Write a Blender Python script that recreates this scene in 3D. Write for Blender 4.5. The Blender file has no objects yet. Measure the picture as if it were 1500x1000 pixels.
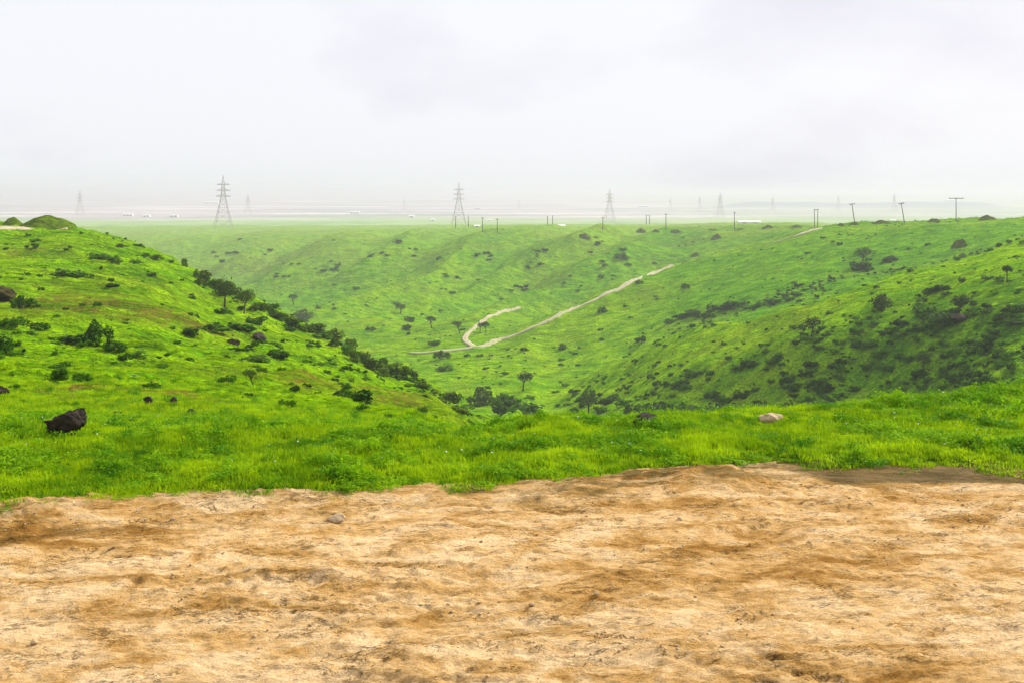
import bpy, bmesh, math, random
import numpy as np
from mathutils import Vector, Matrix

random.seed(7)
RNG = np.random.default_rng(11)
scene = bpy.context.scene
COL = scene.collection

# ------------------------------------------------------------------ camera
F, V0, H = 1667.0, 283.0, 2.5          # focal length and horizon row of the 1500x1000 photograph, eye height in metres
cam_d = bpy.data.cameras.new('camera')
cam_d.sensor_width = 36.0
cam_d.lens = F / 1500.0 * 36.0
cam_d.shift_y = -(500.0 - V0) / 1500.0
cam_d.clip_start = 0.1
cam_d.clip_end = 30000.0
cam = bpy.data.objects.new('camera', cam_d)
cam.location = (0, 0, H)
cam.rotation_euler = (math.radians(90), 0, 0)
COL.objects.link(cam)
scene.camera = cam

# ------------------------------------------------------------------ sky, sun, exposure
SUN_EL, SUN_AZ = math.radians(33), math.radians(46)      # azimuth measured from +Y towards +X
world = bpy.data.worlds.new('World')
scene.world = world
world.use_nodes = True
nt = world.node_tree
nt.nodes.clear()
def N(tree, typ, **kw):
    n = tree.nodes.new(typ)
    for k, v in kw.items():
        setattr(n, k, v)
    return n
w_out = N(nt, 'ShaderNodeOutputWorld')
w_bg = N(nt, 'ShaderNodeBackground')
w_sky = N(nt, 'ShaderNodeTexSky', sky_type='NISHITA')
w_sky.sun_disc = False
w_sky.sun_elevation = SUN_EL
w_sky.sun_rotation = SUN_AZ
w_sky.dust_density = 4.0
w_tc = N(nt, 'ShaderNodeTexCoord')
# overcast deck: direction projected on a flat layer overhead, two noises
w_sep = N(nt, 'ShaderNodeSeparateXYZ')
nt.links.new(w_tc.outputs['Generated'], w_sep.inputs[0])
w_abs = N(nt, 'ShaderNodeMath', operation='ABSOLUTE'); nt.links.new(w_sep.outputs[2], w_abs.inputs[0])
w_add = N(nt, 'ShaderNodeMath', operation='ADD'); nt.links.new(w_abs.outputs[0], w_add.inputs[0]); w_add.inputs[1].default_value = 0.45
w_dx = N(nt, 'ShaderNodeMath', operation='DIVIDE'); nt.links.new(w_sep.outputs[0], w_dx.inputs[0]); nt.links.new(w_add.outputs[0], w_dx.inputs[1])
w_dy = N(nt, 'ShaderNodeMath', operation='DIVIDE'); nt.links.new(w_sep.outputs[1], w_dy.inputs[0]); nt.links.new(w_add.outputs[0], w_dy.inputs[1])
w_cmb = N(nt, 'ShaderNodeCombineXYZ'); nt.links.new(w_dx.outputs[0], w_cmb.inputs[0]); nt.links.new(w_dy.outputs[0], w_cmb.inputs[1])
w_cmb.inputs[2].default_value = 3.7
w_no = N(nt, 'ShaderNodeTexNoise'); w_no.inputs['Scale'].default_value = 1.5; w_no.inputs['Detail'].default_value = 5; w_no.inputs['Roughness'].default_value = 0.5
nt.links.new(w_cmb.outputs[0], w_no.inputs['Vector'])
w_rmp = N(nt, 'ShaderNodeValToRGB')
w_rmp.color_ramp.elements[0].position = 0.33; w_rmp.color_ramp.elements[0].color = (5.25, 5.2, 5.85, 1)
w_rmp.color_ramp.elements[1].position = 0.49; w_rmp.color_ramp.elements[1].color = (6.1, 6.16, 6.5, 1)
nt.links.new(w_no.outputs['Fac'], w_rmp.inputs[0])
w_mix = N(nt, 'ShaderNodeMix', data_type='RGBA')
w_mix.inputs['Factor'].default_value = 0.96
nt.links.new(w_sky.outputs[0], w_mix.inputs['A'])
nt.links.new(w_rmp.outputs[0], w_mix.inputs['B'])
nt.links.new(w_mix.outputs['Result'], w_bg.inputs['Color'])
w_bg.inputs['Strength'].default_value = 0.05
nt.links.new(w_bg.outputs[0], w_out.inputs['Surface'])

sun_d = bpy.data.lights.new('sun', 'SUN')
sun_d.energy = 2.2
sun_d.angle = math.radians(10)
sun_d.color = (1.0, 0.96, 0.90)
sun = bpy.data.objects.new('sun', sun_d)
sd = Vector((math.sin(SUN_AZ) * math.cos(SUN_EL), math.cos(SUN_AZ) * math.cos(SUN_EL), math.sin(SUN_EL)))
sun.rotation_euler = sd.to_track_quat('Z', 'Y').to_euler()
sun.location = (0, 0, 60)
COL.objects.link(sun)

scene.view_settings.view_transform = 'Standard'
scene.view_settings.look = 'None'
scene.view_settings.exposure = 1.65
scene.view_settings.gamma = 1.0
scene.view_settings.use_curve_mapping = False
scene.render.engine = 'CYCLES'
scene.cycles.max_bounces = 6
scene.cycles.diffuse_bounces = 3
scene.cycles.volume_bounces = 1
scene.cycles.transparent_max_bounces = 8

# ------------------------------------------------------------------ numpy noise
_perm = np.random.default_rng(3).permutation(256)
_perm = np.concatenate([_perm, _perm])
_ga = np.random.default_rng(5).uniform(0, 2 * math.pi, 256)
_gx, _gy = np.cos(_ga), np.sin(_ga)
def perlin(x, y):
    x = np.asarray(x, float); y = np.asarray(y, float)
    xi = np.floor(x).astype(int); yi = np.floor(y).astype(int)
    xf = x - xi; yf = y - yi
    xi &= 255; yi &= 255
    u = xf * xf * xf * (xf * (xf * 6 - 15) + 10); v = yf * yf * yf * (yf * (yf * 6 - 15) + 10)
    def g(ix, iy, dx, dy):
        h = _perm[_perm[ix & 255] + (iy & 255)]
        return _gx[h] * dx + _gy[h] * dy
    a = g(xi, yi, xf, yf); b = g(xi + 1, yi, xf - 1, yf)
    c = g(xi, yi + 1, xf, yf - 1); d = g(xi + 1, yi + 1, xf - 1, yf - 1)
    return (a + u * (b - a) + v * ((c + u * (d - c)) - (a + u * (b - a)))) * 1.5
def fbm(x, y, oct=4, gain=0.5):
    s = 0; a = 1.0; f = 1.0
    for i in range(oct):
        s = s + a * perlin(x * f + 17.3 * i, y * f - 9.1 * i); a *= gain; f *= 2.03
    return s
def sstep(a, b, x):
    t = np.clip((x - a) / (b - a), 0, 1)
    return t * t * (3 - 2 * t)

# ------------------------------------------------------------------ the lie of the land
def pchip_slopes(X, Z):
    d = (Z[1:] - Z[:-1]) / (X[1:] - X[:-1])
    h = X[1:] - X[:-1]
    m = np.zeros_like(Z)
    w1 = 2 * h[1:] + h[:-1]; w2 = h[1:] + 2 * h[:-1]
    same = d[1:] * d[:-1] > 0
    with np.errstate(divide='ignore', invalid='ignore'):
        hm = (w1 + w2) / (w1 / d[:-1] + w2 / d[1:])
    m[1:-1] = np.where(same, np.nan_to_num(hm), 0)
    m[0] = d[0] * 0; m[-1] = d[-1]
    return m
def pchip1(xs, ys, q):
    xs = np.asarray(xs, float); ys = np.asarray(ys, float)
    m = pchip_slopes(xs, ys)
    q = np.clip(q, xs[0], xs[-1])
    i = np.clip(np.searchsorted(xs, q, side='right') - 1, 0, len(xs) - 2)
    h = xs[i + 1] - xs[i]; t = (q - xs[i]) / h
    return ((1 + 2 * t) * (1 - t) ** 2) * ys[i] + t * (1 - t) ** 2 * h * m[i] + t * t * (3 - 2 * t) * ys[i + 1] + t * t * (t - 1) * h * m[i + 1]

def vz(y, v):
    return H - y * (v - V0) / F
# For bearings across the land (given as image columns): distance and height of successive breaks of slope.
# a number above 250 is read as the image row at which that break shows, others are heights in metres
ST = {
 -600: [(12, -.1), (25, -1.2), (45, -2), (75, -2.6), (118, -2.6), (175, -1.6), (235, -14), (320, -32), (410, -44), (480, -48), (570, -45), (740, -26)],
 0:    [(11.7, 638), (25, 575), (45, 522), (75, 452), (118, 381), (172, 328), (225, -14), (310, -32), (400, -44), (480, -48), (570, -45), (730, -25.4)],
 100:  [(11.7, 638), (25, 578), (45, 527), (75, 460), (116, 389), (168, 334), (215, -14), (300, -32), (395, -43), (470, -47), (560, -44.5), (725, -25)],
 200:  [(11.7, 638), (25, 584), (45, 535), (75, 474), (113, 409), (160, 362), (200, -16), (285, -33), (380, -42), (460, -46), (550, -44), (710, 346)],
 330:  [(11.7, 638), (25, 592), (45, 557), (75, 508), (108, 462), (142, 420), (180, -21), (260, -34), (350, -41), (430, -43), (530, -42.5), (680, 345)],
 470:  [(11.7, 638), (25, 604), (45, 578), (75, 544), (103, 515), (132, 489), (168, -24), (230, -35), (300, -38.5), (380, -40), (475, -39.5), (650, 343)],
 600:  [(11.8, 637), (25, 617), (45, 600), (75, 582), (103, 566), (122, 555), (155, -27), (205, -34), (260, -36.2), (330, -37.5), (425, -36.5), (620, 341)],
 720:  [(12.3, 634), (25, -3), (45, -8), (70, -12.5), (88, -15.2), (102, -17.4), (145, -27), (200, -34), (275, -36), (340, -37.3), (405, -35.8), (600, 339)],
 800:  [(12.6, 619), (25, -4), (50, -12), (88, -21.5), (162, -31.2), (205, -33.6), (232, -34.8), (265, -34.9), (310, 466), (350, -36.8), (385, -35.8), (580, 338)],
 900:  [(12.7, 622), (25, -4), (50, -12), (90, -22), (158, -28.8), (205, 530), (235, -32.6), (262, -31.8), (335, 422), (375, -33.6), (402, -31.4), (560, 340)],
 1000: [(12.8, 618), (25, -4), (50, -12), (90, -22), (152, 608), (200, 488), (224, -30.4), (250, 487), (370, 384), (420, -29.6), (450, -25), (540, 338)],
 1100: [(13.0, 611), (25, -4), (50, -12), (88, -21.5), (145, 600), (182, 466), (214, -27.4), (240, 465), (400, 358), (440, -20), (470, -17.6), (530, 335)],
 1190: [(13.3, 604), (25, -4), (50, -11), (86, -20.5), (138, 592), (172, 439), (210, -25.2), (244, 438), (400, 337), (440, -11.6), (475, -12.4), (530, -13.6)],
 1250: [(13.5, 599), (25, -4), (50, -10.5), (84, -19.5), (135, 588), (170, 423), (210, -23.2), (247, 422), (385, 329), (440, -10.5), (490, -14), (550, -17)],
 1400: [(14.3, 585), (25, -3.5), (50, -9), (78, -16), (118, 574), (185, 381), (224, -17.6), (255, 380), (370, 322.5), (440, -10), (500, -15), (570, -19)],
 1500: [(15.0, 576), (25, -3), (50, -8), (74, -14), (108, 565), (195, 350), (230, -13.4), (262, 350), (355, 320.5), (430, -9), (500, -15), (580, -19)],
 2100: [(16.0, .1), (27, -2), (50, -6), (78, -11), (115, -12), (200, -3.5), (240, -8), (280, -6), (360, -4.5), (430, -9), (500, -15), (590, -19)],
}
US = sorted(ST)
for u_ in US:                                  # the turf breaks off right behind its first edge
    y1, v1 = ST[u_][0]
    z1 = v1 if v1 < 250 else vz(y1, v1)
    y2 = y1 * 1.13
    ST[u_].insert(1, (y2, z1 - 0.18) if v1 < 250 else (y2, v1 + float(np.interp(u_, [600, 720], [-6, 7]))))
for u_ in US:                                  # near right spur: gentle shoulder above a steep flank
    (ya, va), (yb, vb) = ST[u_][5], ST[u_][6]
    za, zb = (va if va < 250 else vz(ya, va)), (vb if vb < 250 else vz(yb, vb))
    if 1000 <= u_ <= 1500:
        ym = ya + 0.42 * (yb - ya); zm = vz(ym, vb + float(np.interp(u_, [1000, 1250, 1500], [42, 52, 62])))
    else:
        ym = math.sqrt(ya * yb); zm = za * 0.5 + zb * 0.5
    ST[u_].insert(6, (ym, zm))
KY, KZ = [], []
for k in range(14):
    KY.append([math.log(ST[u][k][0]) for u in US])
    KZ.append([ST[u][k][1] if ST[u][k][1] < 250 else vz(*ST[u][k]) for u in US])
COMMON = [(950, None), (1300, -33.0), (1700, -36.0), (2500, -38.0), (4000, -33.0), (7000, -14.0), (9800, -1.0)]

def base_height(x, y):
    """undetailed land height at world x, y (arrays)"""
    x = np.atleast_1d(np.asarray(x, float)); y = np.atleast_1d(np.asarray(y, float))
    yy = np.maximum(y, 3.0)
    u = np.clip(750 + F * x / yy, US[0], US[-1])
    Xk = [np.full_like(u, math.log(9.0))]; Zk = [np.zeros_like(u)]
    for k in range(14):
        Xk.append(pchip1(US, KY[k], u)); Zk.append(pchip1(US, KZ[k], u))
    for (d, z) in COMMON:
        Xk.append(np.full_like(u, math.log(d)))
        Zk.append(np.full_like(u, z) if z is not None else Zk[14] * 0.45 + (-30.5) * 0.55)
    X = np.stack(Xk); Z = np.stack(Zk)
    M = pchip_slopes(X, Z)
    q = np.clip(np.log(yy), X[0], X[-1])
    idx = np.clip((q[None] >= X).sum(0) - 1, 0, X.shape[0] - 2)
    ar = np.arange(len(q))
    x0 = X[idx, ar]; x1 = X[idx + 1, ar]; z0 = Z[idx, ar]; z1 = Z[idx + 1, ar]; m0 = M[idx, ar]; m1 = M[idx + 1, ar]
    h = x1 - x0; t = (q - x0) / h
    return ((1 + 2 * t) * (1 - t) ** 2) * z0 + t * (1 - t) ** 2 * h * m0 + t * t * (3 - 2 * t) * z1 + t * t * (t - 1) * h * m1

EDGE_U = [-800, 0, 100, 200, 300, 480, 560, 640, 750, 860, 900, 950, 1000, 1150, 1230, 1300, 1400, 1500, 2300]
EDGE_V = [752, 749, 739, 730, 728, 728, 722, 715, 717, 713, 707, 696, 685, 679, 689, 684, 684, 688, 690]
def edge_y(x, y):
    u = 750 + F * x / np.maximum(y, 3.0)
    return H * F / (np.interp(u, EDGE_U, EDGE_V) - V0)

def land(x, y, fine=True):
    """height of the grassed land, with its hummocks, spurs and gullies"""
    x = np.atleast_1d(np.asarray(x, float)); y = np.atleast_1d(np.asarray(y, float))
    z = base_height(x, y)
    far = sstep(300, 410, y) * (1 - sstep(550, 700, y)) * (1 - sstep(-20, 70, x - 0.10 * y))
    wx = x - 0.45 * y + 30 * perlin(x / 95, y / 110)
    rd = 1 - np.abs(((wx / 47.0) % 1.0) * 2 - 1)
    z = z + far * (6.2 * (rd ** 1.2 - 0.5) + 2.2 * perlin(x / 26 + 4, y / 40))
    far2 = sstep(235, 300, y) * (1 - sstep(350, 420, y)) * sstep(0, 130, x - 0.12 * y)
    z = z + far2 * 2.4 * perlin(x / 40 + 9, y / 60 + 2)
    mid = sstep(14, 40, y) * (1 - sstep(2200, 3500, y))
    z = z + mid * (1.3 * perlin(x / 30 + 3.1, y / 41) * sstep(30, 120, y) + 0.45 * perlin(x / 8.0, y / 10.0) * sstep(16, 60, y))
    if fine:
        z = z + mid * (0.22 * fbm(x / 3.2 + 7, y / 3.0, 3) * sstep(14, 30, y))
        hum = perlin(x / 2.4 + 1.7, y / 1.9) + 0.5 * perlin(x / 5.5, y / 4.0 + 6) ; hum = np.maximum(hum, 0) ** 1.5
        z = z + mid * 0.42 * hum
        z = z + (1 - sstep(15, 30, y)) * (0.05 * perlin(x / 1.3, y / 1.3) + 0.025 * perlin(x / 0.4, y / 0.4))
    # turf ends in a ragged step over the bare earth
    e = edge_y(x, y) + 0.34 * perlin(x / 0.6, 3.3 + 0 * x) + 0.14 * perlin(x / 0.17, 8.0 + y * 2)
    z = z + (sstep(-0.2, 0.35, y - e) * 0.070 - 0.060) * (1 - sstep(11.0, 14.0, y)) - 0.35 * sstep(0.1, 0.8, e - y)
    return z

def ray(u, v, ymin=8.0, ymax=9500.0):
    """the place on the land that the photograph shows at column u, row v"""
    ys = np.exp(np.linspace(math.log(ymin), math.log(ymax), 6000))
    xs = (u - 750) / F * ys
    zs = land(xs, ys, fine=False)
    vv = V0 + (H - zs) / ys * F
    ok = np.nonzero(vv <= v)[0]
    i = ok[0] if len(ok) else int(np.argmin(vv))
    return xs[i], ys[i]
def land1(x, y):
    return float(land(np.array([x]), np.array([y]))[0])

# ------------------------------------------------------------------ materials
def new_mat(name):
    m = bpy.data.materials.new(name); m.use_nodes = True
    t = m.node_tree
    b = t.nodes['Principled BSDF']
    return m, t, b
def lk(t, a, b):
    t.links.new(a, b)
def noise(t, vec, scale, detail=4, rough=0.55, dist=0.0):
    n = N(t, 'ShaderNodeTexNoise'); n.inputs['Scale'].default_value = scale; n.inputs['Detail'].default_value = detail
    n.inputs['Roughness'].default_value = rough; n.inputs['Distortion'].default_value = dist
    if vec is not None: lk(t, vec, n.inputs['Vector'])
    return n.outputs['Fac']
def ramp(t, fac, stops):
    r = N(t, 'ShaderNodeValToRGB')
    el = r.color_ramp.elements
    while len(el) < len(stops): el.new(0.5)
    for e, (p, c) in zip(el, stops):
        e.position = p; e.color = (c, c, c, 1) if not hasattr(c, '__len__') else (*c, 1)
    lk(t, fac, r.inputs[0])
    return r.outputs[0]
def mixc(t, fac, a, b, blend='MIX'):
    m = N(t, 'ShaderNodeMix', data_type='RGBA', blend_type=blend)
    for s, v in (('Factor', fac), ('A', a), ('B', b)):
        if hasattr(v, 'links') or hasattr(v, 'is_linked'): lk(t, v, m.inputs[s])
        elif hasattr(v, '__len__'): m.inputs[s].default_value = (*v, 1)
        else: m.inputs[s].default_value = v
    return m.outputs['Result']
def mathn(t, op, a, b=None):
    m = N(t, 'ShaderNodeMath', operation=op)
    for i, v in enumerate((a, b)):
        if v is None: continue
        if hasattr(v, 'is_linked'): lk(t, v, m.inputs[i])
        else: m.inputs[i].default_value = v
    return m.outputs[0]
def attr(t, name):
    a = N(t, 'ShaderNodeAttribute'); a.attribute_name = name
    return a.outputs['Fac']
def position(t):
    return N(t, 'ShaderNodeNewGeometry').outputs['Position']
def bump(t, b, h, strength, dist):
    n = N(t, 'ShaderNodeBump'); n.inputs['Strength'].default_value = strength; n.inputs['Distance'].default_value = dist
    lk(t, h, n.inputs['Height']); lk(t, n.outputs[0], b.inputs['Normal'])
def plain(name, col, rough=0.8, var=0.25, scale=3.0, spec=0.1, bumpy=0.0):
    m, t, b = new_mat(name)
    tc = N(t, 'ShaderNodeTexCoord').outputs['Object']
    f = noise(t, tc, scale, 5)
    c = ramp(t, f, [(0.3, tuple(x * (1 - var) for x in col)), (0.7, tuple(min(1, x * (1 + var)) for x in col))])
    lk(t, c, b.inputs['Base Color']); b.inputs['Roughness'].default_value = rough
    if bumpy: bump(t, b, noise(t, tc, scale * 1.7, 7, 0.7), 1.0, bumpy)
    b.inputs['Specular IOR Level'].default_value = spec
    return m
def leafy(name, dark, light, trans=0.25):
    m, t, b = new_mat(name)
    oi = N(t, 'ShaderNodeObjectInfo').outputs['Random']
    f = noise(t, position(t), 1.3, 3)
    s = mathn(t, 'ADD', mathn(t, 'MULTIPLY', f, 0.9), mathn(t, 'MULTIPLY', oi, 0.4))
    c = ramp(t, s, [(0.42, dark), (0.86, light)])
    lk(t, c, b.inputs['Base Color']); b.inputs['Roughness'].default_value = 0.6
    b.inputs['Specular IOR Level'].default_value = 0.03
    tr = N(t, 'ShaderNodeBsdfTranslucent'); lk(t, c, tr.inputs['Color'])
    mx = N(t, 'ShaderNodeMixShader'); mx.inputs[0].default_value = trans
    lk(t, b.outputs[0], mx.inputs[1]); lk(t, tr.outputs[0], mx.inputs[2])
    lk(t, mx.outputs[0], t.nodes['Material Output'].inputs['Surface'])
    return m

# grassed land
M_HILL, t, b = new_mat('grass_land')
p = position(t)
big = noise(t, p, 0.035, 4, 0.6)
midn = noise(t, p, 0.22, 5, 0.65)
fin = noise(t, p, 2.6, 6, 0.7)
c = ramp(t, big, [(0.36, (0.125, 0.30, 0.002)), (0.52, (0.19, 0.38, 0.002)), (0.64, (0.26, 0.40, 0.003))])
c2 = ramp(t, midn, [(0.40, (0.075, 0.225, 0.001)), (0.60, (0.27, 0.45, 0.002))])
c = mixc(t, 0.6, c, c2)
cf = ramp(t, fin, [(0.40, 0.42), (0.50, 1.0), (0.62, 1.4)])
c = mixc(t, 0.75, c, cf, 'MULTIPLY')
mps = N(t, 'ShaderNodeMapping'); lk(t, p, mps.inputs[0]); mps.inputs['Scale'].default_value = (0.22, 0.75, 0.75)
strk = noise(t, mps.outputs[0], 1.0, 5, 0.7, 0.4)
c = mixc(t, 0.7, c, ramp(t, strk, [(0.38, 0.52), (0.5, 1.05), (0.6, 1.28)]), 'MULTIPLY')
dryn = noise(t, p, 0.5, 5, 0.7)
drym = mathn(t, 'MULTIPLY', attr(t, 'dry'), ramp(t, dryn, [(0.40, 0.1), (0.56, 1.0)]))
c = mixc(t, drym, c, (0.175, 0.145, 0.020))
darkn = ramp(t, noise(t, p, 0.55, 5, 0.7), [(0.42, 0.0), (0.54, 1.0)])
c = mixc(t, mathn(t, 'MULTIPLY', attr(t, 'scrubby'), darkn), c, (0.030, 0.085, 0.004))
c = mixc(t, attr(t, 'lush_shade'), c, mixc(t, 1.0, c, (0.60, 0.82, 2.0), 'MULTIPLY'))  # greener grass, with the shade of slopes turned from the sun painted in
c = mixc(t, attr(t, 'pale'), c, (0.27, 0.38, 0.12))  # distance haze painted into the ground as a paler green
c = mixc(t, attr(t, 'thatch'), c, mixc(t, noise(t, p, 6.0, 5), (0.035, 0.07, 0.004), (0.11, 0.20, 0.006)))
c = mixc(t, attr(t, 'soil'), c, mixc(t, noise(t, p, 5.0, 5), (0.12, 0.085, 0.03), (0.28, 0.19, 0.08)))
lk(t, c, b.inputs['Base Color']); b.inputs['Roughness'].default_value = 1.0; b.inputs['Specular IOR Level'].default_value = 0.0
hb = mathn(t, 'ADD', mathn(t, 'MULTIPLY', noise(t, p, 0.7, 6, 0.72), 1.0), mathn(t, 'MULTIPLY', strk, 0.9))
bump(t, b, hb, 1.0, 1.1)

# far plain: green turning to pinkish arid ground in long streaks, paled to stand in for haze
M_PLAIN, t, b = new_mat('hazed_arid_plain')
p = position(t)
mp = N(t, 'ShaderNodeMapping'); lk(t, p, mp.inputs[0]); mp.inputs['Scale'].default_value = (0.0016, 0.0042, 0.0)
st = noise(t, mp.outputs[0], 1.0, 6, 0.62)
arid = ramp(t, st, [(0.38, (0.24, 0.27, 0.25)), (0.46, (0.34, 0.32, 0.33)), (0.54, (0.46, 0.38, 0.40)), (0.62, (0.60, 0.55, 0.54))])
gr = ramp(t, noise(t, p, 0.01, 5, 0.6), [(0.38, (0.19, 0.31, 0.10)), (0.6, (0.27, 0.38, 0.14))])
c = mixc(t, attr(t, 'arid'), gr, arid)
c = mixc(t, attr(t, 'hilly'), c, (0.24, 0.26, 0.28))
lk(t, c, b.inputs['Base Color']); b.inputs['Roughness'].default_value = 0.95; b.inputs['Specular IOR Level'].default_value = 0.05

# bare earth
M_DIRT, t, b = new_mat('bare_earth')
p = position(t)
mp = N(t, 'ShaderNodeMapping'); lk(t, p, mp.inputs[0]); mp.inputs['Scale'].default_value = (0.55, 1.0, 1.0); mp.inputs['Rotation'].default_value = (0, 0, math.radians(-7))
q = mp.outputs[0]
n1 = noise(t, q, 0.8, 6, 0.62, 0.5)
n2 = noise(t, q, 3.4, 8, 0.70, 0.6)
n3 = noise(t, q, 15.0, 8, 0.75, 0.4)
s = mathn(t, 'ADD', mathn(t, 'MULTIPLY', n1, 0.24), mathn(t, 'MULTIPLY', n2, 0.76))
s = mathn(t, 'SUBTRACT', s, mathn(t, 'MULTIPLY', attr(t, 'stain'), 0.09))
c = ramp(t, s, [(0.34, (0.31, 0.15, 0.030)), (0.41, (0.47, 0.262, 0.075)), (0.47, (0.61, 0.375, 0.145)), (0.56, (0.76, 0.53, 0.275))])
n4 = noise(t, p, 70.0, 4, 0.75)
c = mixc(t, 0.6, c, ramp(t, n4, [(0.36, 0.6), (0.44, 1.0), (0.64, 1.2)]), 'MULTIPLY')
cf = ramp(t, n3, [(0.36, 0.55), (0.46, 0.98), (0.62, 1.18)])
c = mixc(t, 0.8, c, cf, 'MULTIPLY')
# thin broken creases of the crust, running mostly across
mc = N(t, 'ShaderNodeMapping'); lk(t, p, mc.inputs[0]); mc.inputs['Scale'].default_value = (0.38, 1.0, 1.0); mc.inputs['Rotation'].default_value = (0, 0, math.radians(-9))
nc = noise(t, mc.outputs[0], 4.2, 7, 0.68, 0.9)
cr = mathn(t, 'ABSOLUTE', mathn(t, 'SUBTRACT', nc, 0.5))
crack = ramp(t, cr, [(0.0, 1.0), (0.012, 0.0)])
crack = mathn(t, 'MULTIPLY', crack, ramp(t, noise(t, q, 2.3, 5, 0.7), [(0.52, 0.0), (0.60, 1.0)]))
nc2 = noise(t, mc.outputs[0], 11.0, 6, 0.7, 0.6)
crack2 = mathn(t, 'MULTIPLY', ramp(t, mathn(t, 'ABSOLUTE', mathn(t, 'SUBTRACT', nc2, 0.47)), [(0.0, 1.0), (0.016, 0.0)]), ramp(t, noise(t, q, 3.1, 5, 0.7), [(0.53, 0.0), (0.60, 1.0)]))
crack = mathn(t, 'MAXIMUM', crack, crack2)
c = mixc(t, mathn(t, 'MULTIPLY', crack, 0.85), c, (0.085, 0.034, 0.006))
mossn = ramp(t, noise(t, q, 4.5, 6, 0.7), [(0.42, 0.1), (0.56, 1.0)])
c = mixc(t, mathn(t, 'MULTIPLY', attr(t, 'moss'), mossn), c, (0.115, 0.085, 0.022))
c = mixc(t, attr(t, 'wet'), c, mixc(t, noise(t, q, 5.0, 6, 0.7), (0.040, 0.028, 0.005), (0.15, 0.095, 0.022)))
lk(t, c, b.inputs['Base Color'])
rg = N(t, 'ShaderNodeMapRange'); lk(t, attr(t, 'wet'), rg.inputs[0]); rg.inputs[3].default_value = 0.92; rg.inputs[4].default_value = 0.75
lk(t, rg.outputs[0], b.inputs['Roughness']); b.inputs['Specular IOR Level'].default_value = 0.03
hb = mathn(t, 'SUBTRACT', mathn(t, 'ADD', mathn(t, 'ADD', mathn(t, 'MULTIPLY', n3, 0.6), mathn(t, 'MULTIPLY', n4, 0.22)), n2), mathn(t, 'MULTIPLY', crack, 0.5))
bump(t, b, hb, 1.0, 0.07)

M_TRACK, t, b = new_mat('track_earth')
p = position(t)
c = ramp(t, noise(t, p, 0.8, 6, 0.65), [(0.3, (0.30, 0.20, 0.11)), (0.5, (0.50, 0.37, 0.25)), (0.7, (0.66, 0.53, 0.40))])
c = mixc(t, mathn(t, 'MULTIPLY', attr(t, 'verge'), ramp(t, noise(t, p, 1.2, 5, 0.7), [(0.3, 0.3), (0.5, 1.0)])), c, (0.14, 0.24, 0.02))
lk(t, c, b.inputs['Base Color']); b.inputs['Roughness'].default_value = 0.95

M_WATER, t, b = new_mat('muddy_water')
b.inputs['Base Color'].default_value = (0.055, 0.038, 0.010, 1); b.inputs['Roughness'].default_value = 0.3; b.inputs['Specular IOR Level'].default_value = 0.12
bump(t, b, noise(t, position(t), 9.0, 3), 0.25, 0.02)

M_SHRUB = leafy('shrub_leaves', (0.016, 0.056, 0.001), (0.090, 0.22, 0.003), 0.15)
M_SHRUB2 = leafy('olive_leaves', (0.034, 0.072, 0.002), (0.135, 0.23, 0.008), 0.15)
M_ACACIA = leafy('acacia_leaves', (0.016, 0.042, 0.003), (0.070, 0.125, 0.010), 0.15)
M_BUSH = leafy('fresh_leaves', (0.035, 0.095, 0.006), (0.10, 0.22, 0.012), 0.25)
M_GRASS = leafy('grass_blades', (0.105, 0.25, 0.002), (0.42, 0.59, 0.004), 0.4)
M_WEED = leafy('weed_leaves', (0.055, 0.20, 0.003), (0.26, 0.47, 0.006), 0.35)
M_FLOWER = plain('white_petals', (0.75, 0.75, 0.66), 0.7, 0.08)
M_BARK = plain('bark', (0.075, 0.055, 0.038), 0.9, 0.35, 6)
M_ROCKD = plain('dark_rock', (0.040, 0.031, 0.021), 0.85, 0.75, 2.6, 0.1, 0.05)
M_ROCKT = plain('tan_rock', (0.42, 0.31, 0.18), 0.9, 0.35, 3, 0.1, 0.0)
M_ROCKB = plain('brown_earth_rock', (0.045, 0.036, 0.010), 0.9, 0.8, 2.4, 0.05, 0.25)
M_HEAP = plain('heap_earth', (0.075, 0.105, 0.012), 0.95, 0.6, 4, 0.0, 0.4)
M_HEAPG = plain('grassy_heap', (0.10, 0.165, 0.006), 0.95, 0.6, 5, 0.0, 0.5)
M_STEEL = plain('galvanised_steel', (0.34, 0.29, 0.30), 0.6, 0.15)  # steel lightened, haze over the distant pylons put into its colour
M_WOOD = plain('weathered_pole_wood', (0.085, 0.070, 0.052), 0.9, 0.3, 2)
M_WHITE = plain('white_wall', (0.82, 0.82, 0.80), 0.8, 0.05)
M_ROOF = plain('pale_roof', (0.80, 0.80, 0.80), 0.7, 0.05)
M_DOOR = plain('grey_opening', (0.12, 0.13, 0.14), 0.7, 0.1)

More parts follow.
